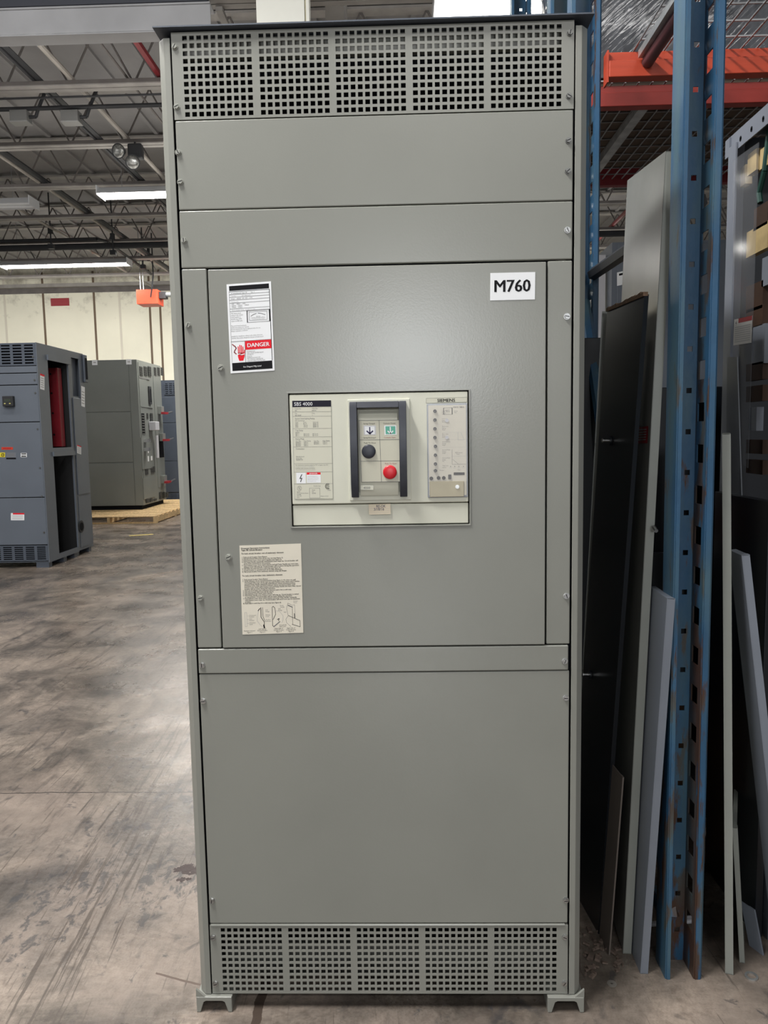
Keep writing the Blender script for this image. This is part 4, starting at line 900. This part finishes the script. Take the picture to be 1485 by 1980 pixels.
q = ony(884, 941, YT); c = MB(); c.cyl((q.x,YT-.0031,q.z),(q.x,YT-.005,q.z),.0045,STEEL,16); c.build('cover_screw', tu)
A = ony(826.5, 782, YT); B = ony(903.5, 929, YT)
c = MB(); c.box(A.x, B.x, YT-.0085, YT-.0075, B.z, A.z, CLEAR); c.build('clear_cover', tu)
# handwritten tag
l = Label((713, 975), (755, 974), (713.5, 995), Y=YF-.0004, sheet=mat('manila tag', srgb(226,214,190), .6))
for v in (.45,.64,.83): l.line([(.04,v),(.96,v)], .0003, LGREY)
l.txt(.34,.34,.0088,'RE-OK',BLUEINK,bold=.01,sx=.85); l.txt(.22,.62,.0088,'3/18/16',BLUEINK,bold=.01,sx=.9); l.build('handwritten_tag', r)

# ================================================================== THE STORAGE RACK ON THE RIGHT
def upright(x0, x1, y0, h, par, name='rack_post'):
    """roll formed column open to the front, slots in the right inner wall, round holes in the web"""
    t = .003; d = .072
    c = MB()
    pitch = .1010; n = int(h/pitch)-1; z0 = .087
    # web with round holes (as octagon-ish square cells)
    zs = [0]
    for k in range(n): zs += [z0+k*pitch-.0065, z0+k*pitch+.0065]
    zs.append(h)
    wx0 = x0+.012; wx1 = x1-.022; xm = (wx0+wx1)/2+.012
    c.plate([wx0, xm-.0065, xm+.0065, wx1], zs, {(1, j) for j in range(1, len(zs)-1, 2)}, y0+d, y0+d+t, RACK)
    # right inner wall with tall slots
    zr = [0]
    for k in range(n): zr += [z0+k*pitch+.025, z0+k*pitch+.070]
    zr.append(h)
    k2 = c.mi(RACK); ys = [y0, y0+.020, y0+.060, y0+d]
    rot = lambda x, y, z: (x, y, z)
    for i in range(3):
        for j in range(len(zr)-1):
            if i == 1 and j % 2 == 1: continue
            c.box(wx1, wx1+t, ys[i], ys[i+1], zr[j], zr[j+1], RACKR)
    c.box(x0, x0+t, y0, y0+d+t, 0, h, RACK); c.box(x0+t, x0+.012, y0-t, y0, 0, h, RACK); c.box(x0+.009, x0+.012, y0, y0+.02, 0, h, RACK)
    c.box(x0+t, wx0, y0+d, y0+d+t, 0, h, RACK)
    c.prism([(wx1+t, y0-t), (x1-.006, y0-t), (x1, y0+.004), (x1, y0+.055), (x1-t, y0+.055), (x1-t, y0+.005), (x1-.007, y0), (wx1+t, y0)], 0, h, 'z', RACK)
    return c.build(name, par, smooth=False)
RH = 4.3
r = empty('rack_upright', (.75, .6, 0), 'worn blue steel rack frame standing right beside the tall cabinet', 'rack')
upright(.708, .802, .107, RH, r); upright(.655, .757, 1.05, RH, r)
def brace(a, b, par, mt=RACK, w=.02, name='rack_brace'):
    c = MB(); c.cyl(a, b, w, mt, 6); return c.build(name, par)
brace((.780, .190, 1.955), (.735, 1.045, 1.955), r, mat('dark brace paint', srgb(32,34,38), .5), .022); brace((.752, .185, .12), (.705, 1.048, 1.86), r); brace((.752, .185, .10), (.705, 1.048, .10), r)
r = empty('rack_upright', (.75, 1.9, 0), 'blue rack frame of the back to back row, mostly hidden', 'rack')
upright(.655, .757, 1.43, RH, r); upright(.655, .757, 2.5, RH, r); brace((.705, 1.51, 1.9), (.705, 2.49, 1.9), r); brace((.705, 1.51, .3), (.705, 2.49, 1.8), r)
def beam(y, z0, z1, mt, label, x0=.765, x1=3.4, step=True):
    r = empty('rack_beam', ((x0+x1)/2, y, z0), label, 'beam', 'orange rack beams')
    c = MB(); d = .045; zm = z0+(z1-z0)*.62
    c.prism([(y, z0), (y+d, z0), (y+d, z1), (y+.018, z1), (y+.018, zm), (y, zm)], x0+.006, x1, 'x', mt); c.build('beam_body', r, .003)
    box('beam_connector', x0, x0+.005, y+.002, y+d+.006, z0-.015, z1, mt, r)
    return r
bz = lambda py, Y: ony(1180, py, Y).z
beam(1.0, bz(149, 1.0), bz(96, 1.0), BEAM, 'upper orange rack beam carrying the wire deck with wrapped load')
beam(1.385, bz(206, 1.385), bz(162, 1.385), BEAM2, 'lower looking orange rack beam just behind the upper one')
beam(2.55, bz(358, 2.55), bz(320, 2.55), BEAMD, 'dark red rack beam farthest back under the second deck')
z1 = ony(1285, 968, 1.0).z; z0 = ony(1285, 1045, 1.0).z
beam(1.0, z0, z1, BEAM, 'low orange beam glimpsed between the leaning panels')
def wiredeck(x0, x1, y0, y1, z, label, sx=.052, sy=.1, chans=()):
    r = empty('wire_deck', ((x0+x1)/2, (y0+y1)/2, z), label, 'shelf', 'wire mesh rack decks')
    c = MB(); n = int((x1-x0)/sx)
    for i in range(n+1): x = x0+i*sx; c.box(x-.0025, x+.0025, y0, y1, z, z+.005, WIRE)
    n = int((y1-y0)/sy)
    for j in range(n+1): y = y0+j*sy; c.box(x0, x1, y-.0025, y+.0025, z+.005, z+.01, WIRE)
    c.build('wire_mesh', r)
    for x in chans:
        c = MB(); c.prism([(x-.02, z-.03), (x+.02, z-.03), (x+.02, z-.002), (x+.017, z-.002), (x+.017, z-.027), (x-.017, z-.027), (x-.017, z-.002), (x-.02, z-.002)], y0+.07, y1, 'y', GALV); c.build('support_channel', r)
    return r
DZ = bz(96, 1.0)+.004
wiredeck(.86, 3.3, .06, 1.04, DZ, 'wire deck under the plastic wrapped load at top right', chans=(1.5, 2.2))
DZ2 = bz(162, 1.385)+.004
wiredeck(.78, 3.3, 1.39, 2.60, DZ2, 'wire deck of the rear rack row behind the orange beams', chans=(1.06, 1.9))
tp = ony(1262, 104, .98); tp.z -= .014
c = MB(); c.cyl((tp.x, .1, tp.z+.01), (tp.x-.012, .995, tp.z-.005), .020, PLUM, 12); c.box(tp.x-.045, tp.x-.022, .1, .99, tp.z+.006, tp.z+.03, GALV)
tag(c.build('support_tube'), 'plum brown tube slung under the front wire deck', 'pipe')
# plastic wrapped load on the deck
WRAP = mat('crumpled stretch wrap', srgb(84, 86, 90), .10, var=.3, vscale=8, stretch=(3, 3, .6), coat=.5)
def wrapnodes():
    nt = WRAP.node_tree; N = nt.nodes; L = nt.links; b = N['Principled BSDF']
    tc = N.new('ShaderNodeTexCoord'); mp = N.new('ShaderNodeMapping'); mp.vector_type = 'TEXTURE'; mp.inputs['Rotation'].default_value = (0, math.radians(-42), 0); mp.inputs['Scale'].default_value = (.22, .2, .022); L.new(tc.outputs['Object'], mp.inputs['Vector'])
    n = N.new('ShaderNodeTexNoise'); n.inputs['Scale'].default_value = 1.5; n.inputs['Detail'].default_value = 3; n.inputs['Distortion'].default_value = .6; L.new(mp.outputs['Vector'], n.inputs['Vector'])
    bp = N.new('ShaderNodeBump'); bp.inputs['Strength'].default_value = 1.0; bp.inputs['Distance'].default_value = .0016; L.new(n.outputs['Fac'], bp.inputs['Height']); L.new(bp.outputs['Normal'], b.inputs['Normal'])
wrapnodes()
LZ = DZ2+.011
def blob(x0, x1, y0, y1, z0, z1, mt, n=11):
    c = MB(); c.box(x0, x1, y0, y1, z0, z1, mt); bmesh.ops.subdivide_edges(c.bm, edges=c.bm.edges[:], cuts=n, use_grid_fill=True)
    for v in c.bm.verts:
        k = math.sin(v.co.x*23+v.co.z*31)*.010+math.sin(v.co.y*19-v.co.z*27)*.010
        if v.co.z > z0+.001: v.co.x += k; v.co.y += k*.8
    return c
r = empty('wrapped_load', (1.3, 1.8, LZ), 'grey load in crumpled shiny stretch wrap above the orange beams', 'pallet load')
c = MB(); c.box(.80, 1.95, 1.46, 2.4, LZ, LZ+.03, WOODD); c.build('load_base', r)
blob(.79, 1.97, 1.44, 2.42, LZ+.031, LZ+1.2, WRAP).build('stretch_wrap', r)
r = empty('wrapped_load', (2.6, 1.9, LZ), 'dark square edged load farther right on the rear deck', 'pallet load')
c = MB(); c.box(2.1, 3.2, 1.46, 2.4, LZ, LZ+.03, WOODD); c.build('load_base', r); box('load_body', 2.08, 3.2, 1.45, 2.42, LZ+.031, LZ+1.0, PANK, r, .02)
r = empty('shade_boards', (2, .35, DZ), 'unseen boards added on the front wire deck to shade the bay', 'boards')  # out of view, added only to shade the bay below
for i in range(3): box('board', .83, 3.25, -.10+i*.27, .16+i*.27, DZ+.0105, DZ+.05, WOODD, r)

# ------------------------------------------------------------------ leaning panels
def lean(name, F0, F1, B1, t, mt, label, hollow=True, edge=None, group='sheet metal panels leaning in the rack', cat='panel'):
    """F0,F1: bottom and top of the front edge, B1: top of the back edge; sheet metal pan of thickness t to the right of the face"""
    F0, F1, B1 = Vector(F0), Vector(F1), Vector(B1); d = B1-F1; B0 = F0+d
    n = (F1-F0).cross(d).normalized()
    if n.x < 0: n = -n
    T_ = n*t; e = edge or mt
    r = empty(name, (F0+B0)/2, label, cat, group)
    s = .0016
    c = MB(); c.hexa([F0, B0, B0+n*s, F0+n*s, F1, B1, B1+n*s, F1+n*s], mt); c.build('panel_face', r)
    h = (F1-F0).normalized(); w = d.normalized(); g = n*(s+.0002)
    def fl(P, Q, inward):
        c.hexa([P+g, Q+g, Q+g+inward*s*1.2, P+g+inward*s*1.2, P+T_, Q+T_, Q+T_+inward*s*1.2, P+T_+inward*s*1.2], e)
    c = MB(); fl(F0, F1, w); fl(B0, B1, -w); fl(F1, B1, -h); fl(F0, B0, h)
    c.hexa([F0+T_, F1+T_, F1+T_+w*.018, F0+T_+w*.018, F0+T_+n*s, F1+T_+n*s, F1+T_+w*.018+n*s, F0+T_+w*.018+n*s], e)
    c.build('panel_flange', r)
    return r, F0, F1, B0, B1, n
fz = lambda px, py: onz(px, py, 0)
# A: tallest light grey pan
F0 = fz(1204, 1844); F1 = ony(1287, 292, .22); B1 = onz(1213, 349, F1.z+.06)
PANF = mat('shade darkened gloss panel face', srgb(112, 114, 110), .24, var=.05, vscale=8)  # darker than the flange, shade on the lower face put into the colour
A_, *_r = lean('leaning_panel', F0, F1, B1, .021, PANF, 'tallest grey metal panel leaning against the front rack post, bright at its top', edge=PANL)
n_ = _r[-1]
def onpanel(px, py, F0, F1, B1, off):
    n = (F1-F0).cross(B1-F1).normalized(); d = ray(px, py); t = (F0-CAM).dot(n)/d.dot(n); 
    nn = n if n.x < 0 else -n
    return CAM+d*t+nn*off
def plabel(pts, F0, F1, B1, mt, par, name, lines=5):
    P = [onpanel(x, y, F0, F1, B1, .0006) for x, y in pts]; c = MB(); c.face(P, mt)
    P2 = [onpanel(x, y, F0, F1, B1, .0010) for x, y in pts]
    for i in range(lines):
        v0 = .15+i*.75/lines; v1 = v0+.06
        f = lambda u, v: (P2[0]*(1-u)+P2[1]*u)*(1-v)+(P2[3]*(1-u)+P2[2]*u)*v
        c.face([f(.12,v0), f(.88,v0), f(.88,v1), f(.12,v1)], LGREY)
    return c.build(name, par, smooth=False)
plabel([(1231,826),(1254,824),(1252,857),(1229,858)], F0, F1, B1, DRED, A_, 'red_sticker')
q = onpanel(1251, 1025, F0, F1, B1, .001); c = MB(); c.cyl(q+Vector((.018,-.02,0)), q+Vector((.018,.0,.008)), .005, STEEL, 8); c.build('clip', A_)
# B: blue grey shorter panel
bF0 = fz(1238, 1883); bF1 = ony(1290, 1157, .095); bB1 = onz(1254, 1133, bF1.z)
lean('leaning_panel', bF0, bF1, bB1, .018, PANB, 'blue grey waist high metal panel leaning just left of the front rack post')
# C: charcoal panel with torn top
cF0 = fz(1157, 1806); cF1 = ony(1246, 569, .215); cB1 = onz(1174, 600, cF1.z)
C_, *_r = lean('leaning_panel', cF0, cF1, cB1, .010, PANK, 'black metal panel with torn rusty top edge right of the cabinet')
c = MB(); 
for i in range(14):
    t = i/14; a = cF1.lerp(cB1, t); b = cF1.lerp(cB1, (i+1)/14); hh = .004+.006*random.random()
    c.hexa([a-Vector((.003,0,.004)), b-Vector((.003,0,.004)), b+Vector((.009,0,-.004)), a+Vector((.009,0,-.004)), a+Vector((-.003,0,hh)), b+Vector((-.003,0,hh*.7)), b+Vector((.009,0,hh*.7)), a+Vector((.009,0,hh))], RUST)
c.build('torn_edge', C_)
for px, py in ((1181, 852), (1142, 1304)):
    q = onpanel(px, py, cF0, cF1, cB1, .0); n = _r[-1]; c = MB(); c.cyl(q-n*.001, q-n*.006, .013, PANK, 20); c.cyl(q-n*.006, q-n*.022, .004, STEEL, 10); c.cyl(q-n*.022, q-n*.025, .006, STEEL, 10); c.build('latch_knob', C_)
# strip pan on the far side of C
def along(px, py, L): d = ray(px, py); d.z = 0; return d.normalized()*L
P1 = ony(1164, 602, .52); P2 = ony(1134, 1150, .52); sF0 = P1+(P2-P1)*(P1.z/(P1.z-P2.z))
lean('leaning_panel', sF0, P1, P1+along(1164, 602, .14), .014, PANL, 'narrow grey panel edge showing left of the black panel')
# D: taupe short sheet in front
dF0 = fz(1177, 1847); dF1 = ony(1204, 1503, dF0.y-.01); dB1 = onz(1184, 1478, dF1.z)
lean('leaning_panel', dF0, dF1, dB1, .0022, PANT, 'short brownish grey sheet leaning low in front of the black panel', edge=PANT)
# E: upright pale strip right of the post
eF0 = fz(1402, 1882); eF1 = ony(1396, 839, .15); eB1 = eF1+along(1396, 1300, .28)
lean('leaning_panel', eF0, eF1, eB1, .018, PANL, 'pale grey chest high panel standing just right of the front rack post')
# F: pale narrow strip
gF0 = fz(1430, 1861); gF1 = ony(1416, 1600, .2); lean('leaning_panel', gF0, gF1, gF1+along(1420, 1700, .24), .011, PANL, 'short pale strip leaning right of the chest high panel')
# G: right pan leaning left
hF1 = ony(1434, 1074, .16); hB1 = onz(1409, 1063, hF1.z); hF0 = Vector((hF1.x+.125, hF1.y-.06, 0))
lean('leaning_panel', hF0, hF1, hB1, .018, PANB, 'blue grey panel at right edge, tilted left with a bright flange')
# thin sheets at the lower right
for k, (a, b, cc, lab) in enumerate((((1475,1848),(1458,1760),(1432,1742),'small dark bent sheet on the floor at lower right'),)):
    P0 = fz(*a); P1 = ony(b[0], b[1], P0.y+.02); P2 = onz(cc[0], cc[1], P1.z); lean('leaning_panel', P0, P1, P2, .003, PANB, lab)
# stored dark panels, partly added to make the depth of the bay dark
def slab(name, x0, x1, y0, y1, z0, z1, mt, label, lx=0., ly=0., cat='panel'):
    c = MB(); c.hexa([(x0,y0,z0),(x1,y0,z0),(x1,y1,z0),(x0,y1,z0),(x0+lx,y0+ly,z1),(x1+lx,y0+ly,z1),(x1+lx,y1+ly,z1),(x0+lx,y1+ly,z1)], mt)
    return tag(c.build(name, None, .003), label, cat, 'dark panels stored deep in the rack')
slab('stored_panel', .50, .80, .86, .885, 0, 1.72, PANN, 'near black panel deep in the rack behind the black torn panel', 0, .06)
slab('stored_panel', .83, 1.02, .80, .83, 0, .98, PANN, 'navy black panel below the low orange beam', .0, .10)
slab('stored_panel', .88, 1.7, .935, .96, 0, 1.55, PANN, 'wide near black panel added to darken the back of the bay', 0, .02)
slab('stored_panel', 1.008, 1.03, .27, .62, .001, 1.215, PANN, 'black side panel standing behind the chest high pale panel', 0, 0)
p = ony(1285, 1560, .72); r = empty('cardboard_box', (p.x, .78, 0), 'brown cardboard carton low behind the blue grey panel', 'box')
c = MB(); c.box(p.x-.10, p.x+.06, .70, .79, .003, .50, CARD); c.build('carton', r); c = MB(); c.hexa([(p.x-.1,.695,.46),(p.x+.06,.695,.46),(p.x+.06,.698,.46),(p.x-.1,.698,.46),(p.x-.1,.66,.56),(p.x+.06,.66,.56),(p.x+.06,.664,.56),(p.x-.1,.664,.56)], CARD); c.build('flap', r)
p = fz(1285, 1797); c = MB(); c.cyl((p.x-.06,p.y,.014),(p.x+.10,p.y+.02,.014),.007,SILV,8); c.cyl((p.x+.03,p.y+.02,.012),(p.x+.10,p.y+.03,.012),.011,SILV,8)
tag(c.build('metal_rod'), 'thin pale rod lying on the floor beneath the rack', 'rod')
p = fz(1136, 1700); p0 = ony(1133, 1690, .45); c = MB(); c.hexa([(p0.x,.44,p0.z-.08),(p0.x+.012,.44,p0.z-.085),(p0.x+.012,.46,p0.z-.085),(p0.x,.46,p0.z-.08),(p0.x-.03,.44,p0.z),(p0.x-.018,.44,p0.z),(p0.x-.018,.46,p0.z),(p0.x-.03,.46,p0.z)], PANL)
# ------------------------------------------------------------------ open switchgear frame standing in the bay
GX = 1.04
r = empty('switchgear_frame', (GX+.4, .8, 0), 'open blue grey steel frame standing at the right edge of the rack', 'frame')
tz = onx(1485, 205, GX).z; t0 = onx(1440, 243, GX)
gy0 = .31; gy1 = onx(1402, 300, GX).y
FR = mat('lavender grey frame paint', srgb(112, 117, 127), .4, var=.05)
ztop = (onx(1470, 217, GX).z + onx(1425, 255, GX).z)/2; zlow = (onx(1470, 250, GX).z + onx(1425, 290, GX).z)/2
rl = MB(); rl.box(GX, GX+.004, gy0, gy1, zlow, ztop, FR); rl.box(GX, GX+.05, gy0, gy1, ztop, ztop+.004, FR); tr = rl.build('top_rail', r)
for k in range(6):
    y = gy0+.06+k*.07
    for z in (zlow+.02, ztop-.025): q = MB(); q.cyl((GX-.001, y, z), (GX-.0005, y, z), .006, DARK, 8); q.build('bolt_hole', tr)
pya = onx(1421, 500, GX).y; pyb = onx(1408, 500, GX).y
c = MB(); c.box(GX-.006, GX-.001, pya, pyb, .06, ztop-.03, FR); c.box(GX-.006, GX+.04, pyb, pyb+.004, .06, ztop, FR); c.build('frame_post', r)
box('frame_post', GX, GX+.04, gy0-.05, gy0-.002, .06, ztop, FR, r); box('bottom_rail', GX, GX+.05, gy0-.05, pyb, 0, .058, FR, r)
box('rear_wall', GX, GX+.6, pyb+.006, pyb+.01, .06, ztop, PANN, r)
box('frame_roof', GX+.006, GX+.6, gy0-.04, pyb, ztop+.006, ztop+.010, PANN, r)
box('far_wall', GX+.61, GX+.615, gy0-.04, pyb, .06, ztop, PANN, r)
def inner(px0, py0, px1, py1, X, mt, name):
    A = onx(px0, py0, X); B = onx(px1, py1, X); ya, yb = sorted((A.y, B.y)); za, zb = sorted((A.z, B.z))
    return box(name, X, X+.02, ya, yb, za, zb, mt, r)
XI = GX+.03
inner(1444, 450, 1484, 478, XI, MAPLE, 'inner_board'); inner(1458, 405, 1484, 432, XI, BROWNB, 'inner_board')
for y0, y1 in ((555, 595), (600, 628), (705, 733), (748, 775), (850, 878), (888, 918)): inner(1443, y0, 1474, y1, XI, BROWNB, 'inner_board')
inner(1426, 330, 1441, 355, XI, MAPLE, 'inner_board'); inner(1446, 300, 1462, 328, XI, MAPLE, 'inner_board'); inner(1470, 290, 1484, 318, XI, MAPLE, 'inner_board')  # three tan boards standing in for bright reflections
inner(1456, 632, 1477, 702, XI, PANB, 'bus_cover'); inner(1448, 788, 1462, 833, XI, PANB, 'bus_cover'); inner(1474, 500, 1485, 550, XI, PANB, 'bus_cover')
c = MB(); q = onx(1478, 345, XI); c.tube([q+Vector((0,-.02,.12)), q+Vector((0,0,.02)), q+Vector((0,.03,-.03)), q+Vector((0,.02,-.06))], .008, mat('dark green cable', srgb(24,64,56), .5)); c.build('cable', r)
# clear sheet hung on the frame with a warning sticker
PLX = GX-.014
A = onx(1418, 310, PLX); B = onx(1468, 275, PLX); Cc = onx(1447, 905, PLX); Dd = onx(1419, 880, PLX)
r = empty('clear_sheet', (PLX, (A.y+B.y)/2, Dd.z), 'scratched clear plastic sheet hanging on the open steel frame', 'sheet')
c = MB(); o_ = Vector((-.002,0,0)); c.hexa([Dd, Cc, Cc+o_, Dd+o_, A, B, B+o_, A+o_], PLEXI); c.build('sheet_body', r)
l = Label((1420, 618), (1455, 610), (1418, 668), X=PLX-.0025, sheet=mat('greyed white sticker', srgb(206,204,200), .5)); l.q(.25,.0,1,.17,DRED); l.line([(.14,.08),(.09,.16),(.15,.15),(.11,.24)], .0014, BLACK)
for i in range(8): l.q(.06,.30+i*.08,.93,.335+i*.08,LGREY)
l.build('warning_sticker', r)
# grey swing plate below the sheet
A = onx(1408, 690, PLX-.004); B = onx(1427, 690, PLX-.004); Cc = onx(1436, 970, PLX-.004); Dd = onx(1405, 958, PLX-.004)
c = MB(); o_ = Vector((-.003,0,0)); c.hexa([Dd, Cc, Cc+o_, Dd+o_, A, B, B+o_, A+o_], mat('slate plate', srgb(100,104,110), .4)); tag(c.build('hanging_plate'), 'slate grey plate hanging below the clear sheet on the frame', 'plate')

# ------------------------------------------------------------------ far cabinet seen through the rack gap
fy = 7.2
xa = ony(1183, 560, fy).x; xb = ony(1230, 560, fy).x; za = ony(1200, 468, fy).z
r = empty('switchboard_section', (xa+.5, fy+.6, 0), 'blue grey cabinet seen far back through the gap in the rack', 'cabinet')
c = MB(); c.box(xa, xa+1.4, fy+.01, fy+1.3, 0, za, BLUEG); c.build('shell', r); box('front_panel', xa+.06, xa+1.38, fy, fy+.009, .1, za-.03, BLUEG, r, .006)
l = Label((1193, 527), (1206, 524), (1193, 553), Y=fy-.001); l.q(.3,.12,.9,.28,BLACK); l.build('paper_sheet', r)
c = MB(); q = ony(1176, 520, fy); c.box(xa-.12, xa-.02, fy+.2, fy+.3, 0, q.z+.2, SILV); tag(c.build('steel_post'), 'slim silver post beside the far blue grey cabinet', 'post')
c = MB(); A = ony(1169, 495, WY-.01); B = ony(1176, 502, WY-.01); tag(box('exit_plate', A.x, B.x, WY-.02, WY-.001, B.z, A.z, RED), 'tiny red plate on the far wall seen through the rack', 'sign')

# ------------------------------------------------------------------ small things on the floor
def ring(px, py, R, rr, h, mt, name, label, n=24):
    p = fz(px, py); c = MB(); k = c.mi(mt); rings = []
    for (rad, z) in ((rr, .0003), (R, .0003), (R, h), (rr, h)): rings.append([c.bm.verts.new((p.x+rad*math.cos(2*PI*i/n), p.y+rad*math.sin(2*PI*i/n), z)) for i in range(n)])
    for a in range(4):
        for i in range(n): f = c.bm.faces.new((rings[a][i], rings[a][(i+1)%n], rings[(a+1)%4][(i+1)%n], rings[(a+1)%4][i])); f.material_index = k
    return tag(c.build(name), label, 'washer')
ring(1183, 1903, .012, .004, .0025, mat('dull washer', (.3,.28,.25), .5, .6), 'washer', 'flat steel washer on the floor right of the tall cabinet')
ring(1453, 1889, .016, .011, .004, GALV, 'pipe_ring', 'open metal ring on the floor at the lower right')
c = MB()
for i in range(46):
    a, b = random.random(), random.random()
    px = 1130+75*a; py = 1800+62*b + 20*a*b; p = fz(px, py); s_ = .004+.007*random.random()**2
    if random.random() < .25: p = fz(1130+35*a, 1868+24*b)
    t = random.random()*PI; d1 = Vector((math.cos(t), math.sin(t), .1))*s_; d2 = Vector((-math.sin(t), math.cos(t), .15))*s_*.7
    h = Vector((0,0,.003+.003*random.random())); z = Vector((0,0,.002))
    c.hexa([p-d1-d2+z, p+d1-d2+z, p+d1+d2+z, p-d1+d2+z, p-d1*.8-d2*.6+h+z, p+d1*.7-d2+h+z, p+d1*.9+d2*.7+h+z, p-d1+d2*.8+h+z], DEBRIS)
tag(c.build('debris', smooth=False), 'flaked crumbs scattered on the floor beside the tall cabinet', 'debris', kind='stuff')

# ================================================================== LIGHT
def area(name, loc, sx, sy, power, rot=(0,0,0), col=(1, .97, .92)):
    ld = bpy.data.lights.new(name, 'AREA'); ld.shape = 'RECTANGLE'; ld.size = sx; ld.size_y = sy; ld.energy = power; ld.color = col
    o = bpy.data.objects.new(name, ld); COL.objects.link(o); o.location = loc; o.rotation_euler = rot; return o
# ceiling lamps of the aisle in front of the cabinet and farther lamp rows
WHT = (1, .985, .965)
area('ceiling_lamp_aisle', (-1.3, -.75, 4.68), .3, 1.9, 215, col=WHT)
area('ceiling_lamp_aisle', (-4.2, -.9, 4.68), 2.0, .3, 60, col=WHT)
area('ceiling_lamp_aisle', (1.7, -1.3, 4.68), 1.22, .3, 18, col=WHT)
area('ceiling_lamp_aisle', (-3.3, 2.4, 4.68), 2.44, .3, 70, col=WHT)  # lamp added to brighten the white girder and column
for x in (-5.5, -2.5, .8, 4.0): area('ceiling_lamp_row', (x, -5.2, 4.68), 2.44, .3, 38, col=WHT)
for x in (-6.5, -3.2): area('ceiling_lamp_row', (x, 4.9, 4.68), 2.0, .3, 55)
for x in (-9.5, -6.5, -3.5, 0, 3.5): area('ceiling_lamp_row', (x, 13.9, 4.60), 2.44, .3, 44, (math.radians(38), 0, 0))  # tilt added to wash the back wall with light
area('ceiling_lamp_row', (-3.7, 12.6, 4.60), 2.44, .3, 200)
for x, y in ((-6, 2.5), (-2.5, 2.5), (2, 4.5), (-7.5, 7.4), (-3, 9), (-6.5, 13.4), (-3, 13.4), (3, 13), (3, 9)): area('deck_fill_light', (x, y, 4.3), 2.4, 1.2, 10, (PI, 0, 0))  # upward fill lights added to brighten the roof deck and joists
for x, y in ((-6, 5.8), (-2.6, 5.8), (-6, 8), (-2.6, 7.6), (1.5, 6)): area('deck_fill_light', (x, y, 4.2), 2.4, 1.0, 7.5, (PI, 0, 0))
for x in (-3.2, -.8): 
    ld = bpy.data.lights.new('girder_fill', 'POINT'); ld.energy = 45; ld.shadow_soft_size = .25; ld.color = WHT; o = bpy.data.objects.new('girder_fill', ld); COL.objects.link(o); o.location = (x, 1.9, 4.35)  # point lights added to brighten girder, deck and column
# area light added far behind the camera for the glow on the cabinet door
q = ony(795, 690, 0); d = ray(795, 690); k = 14/d.y
area('rear_glow_light', (q.x+d.x*k, -14, q.z+d.z*k), 2.0, 1.1, 270, (PI/2, 0, 0), (.95, .98, 1))
w = bpy.data.worlds.new('world'); S.world = w; w.use_nodes = True
w.node_tree.nodes['Background'].inputs[0].default_value = (.92, .95, 1, 1); w.node_tree.nodes['Background'].inputs[1].default_value = .18
S.view_settings.view_transform = 'Standard'; S.view_settings.look = 'None'; S.view_settings.gamma = 1; S.view_settings.use_curve_mapping = False
S.view_settings.exposure = 0.30
S.cycles.use_denoising = True
S.cycles.max_bounces = 8
S.cycles.sample_clamp_indirect = 6
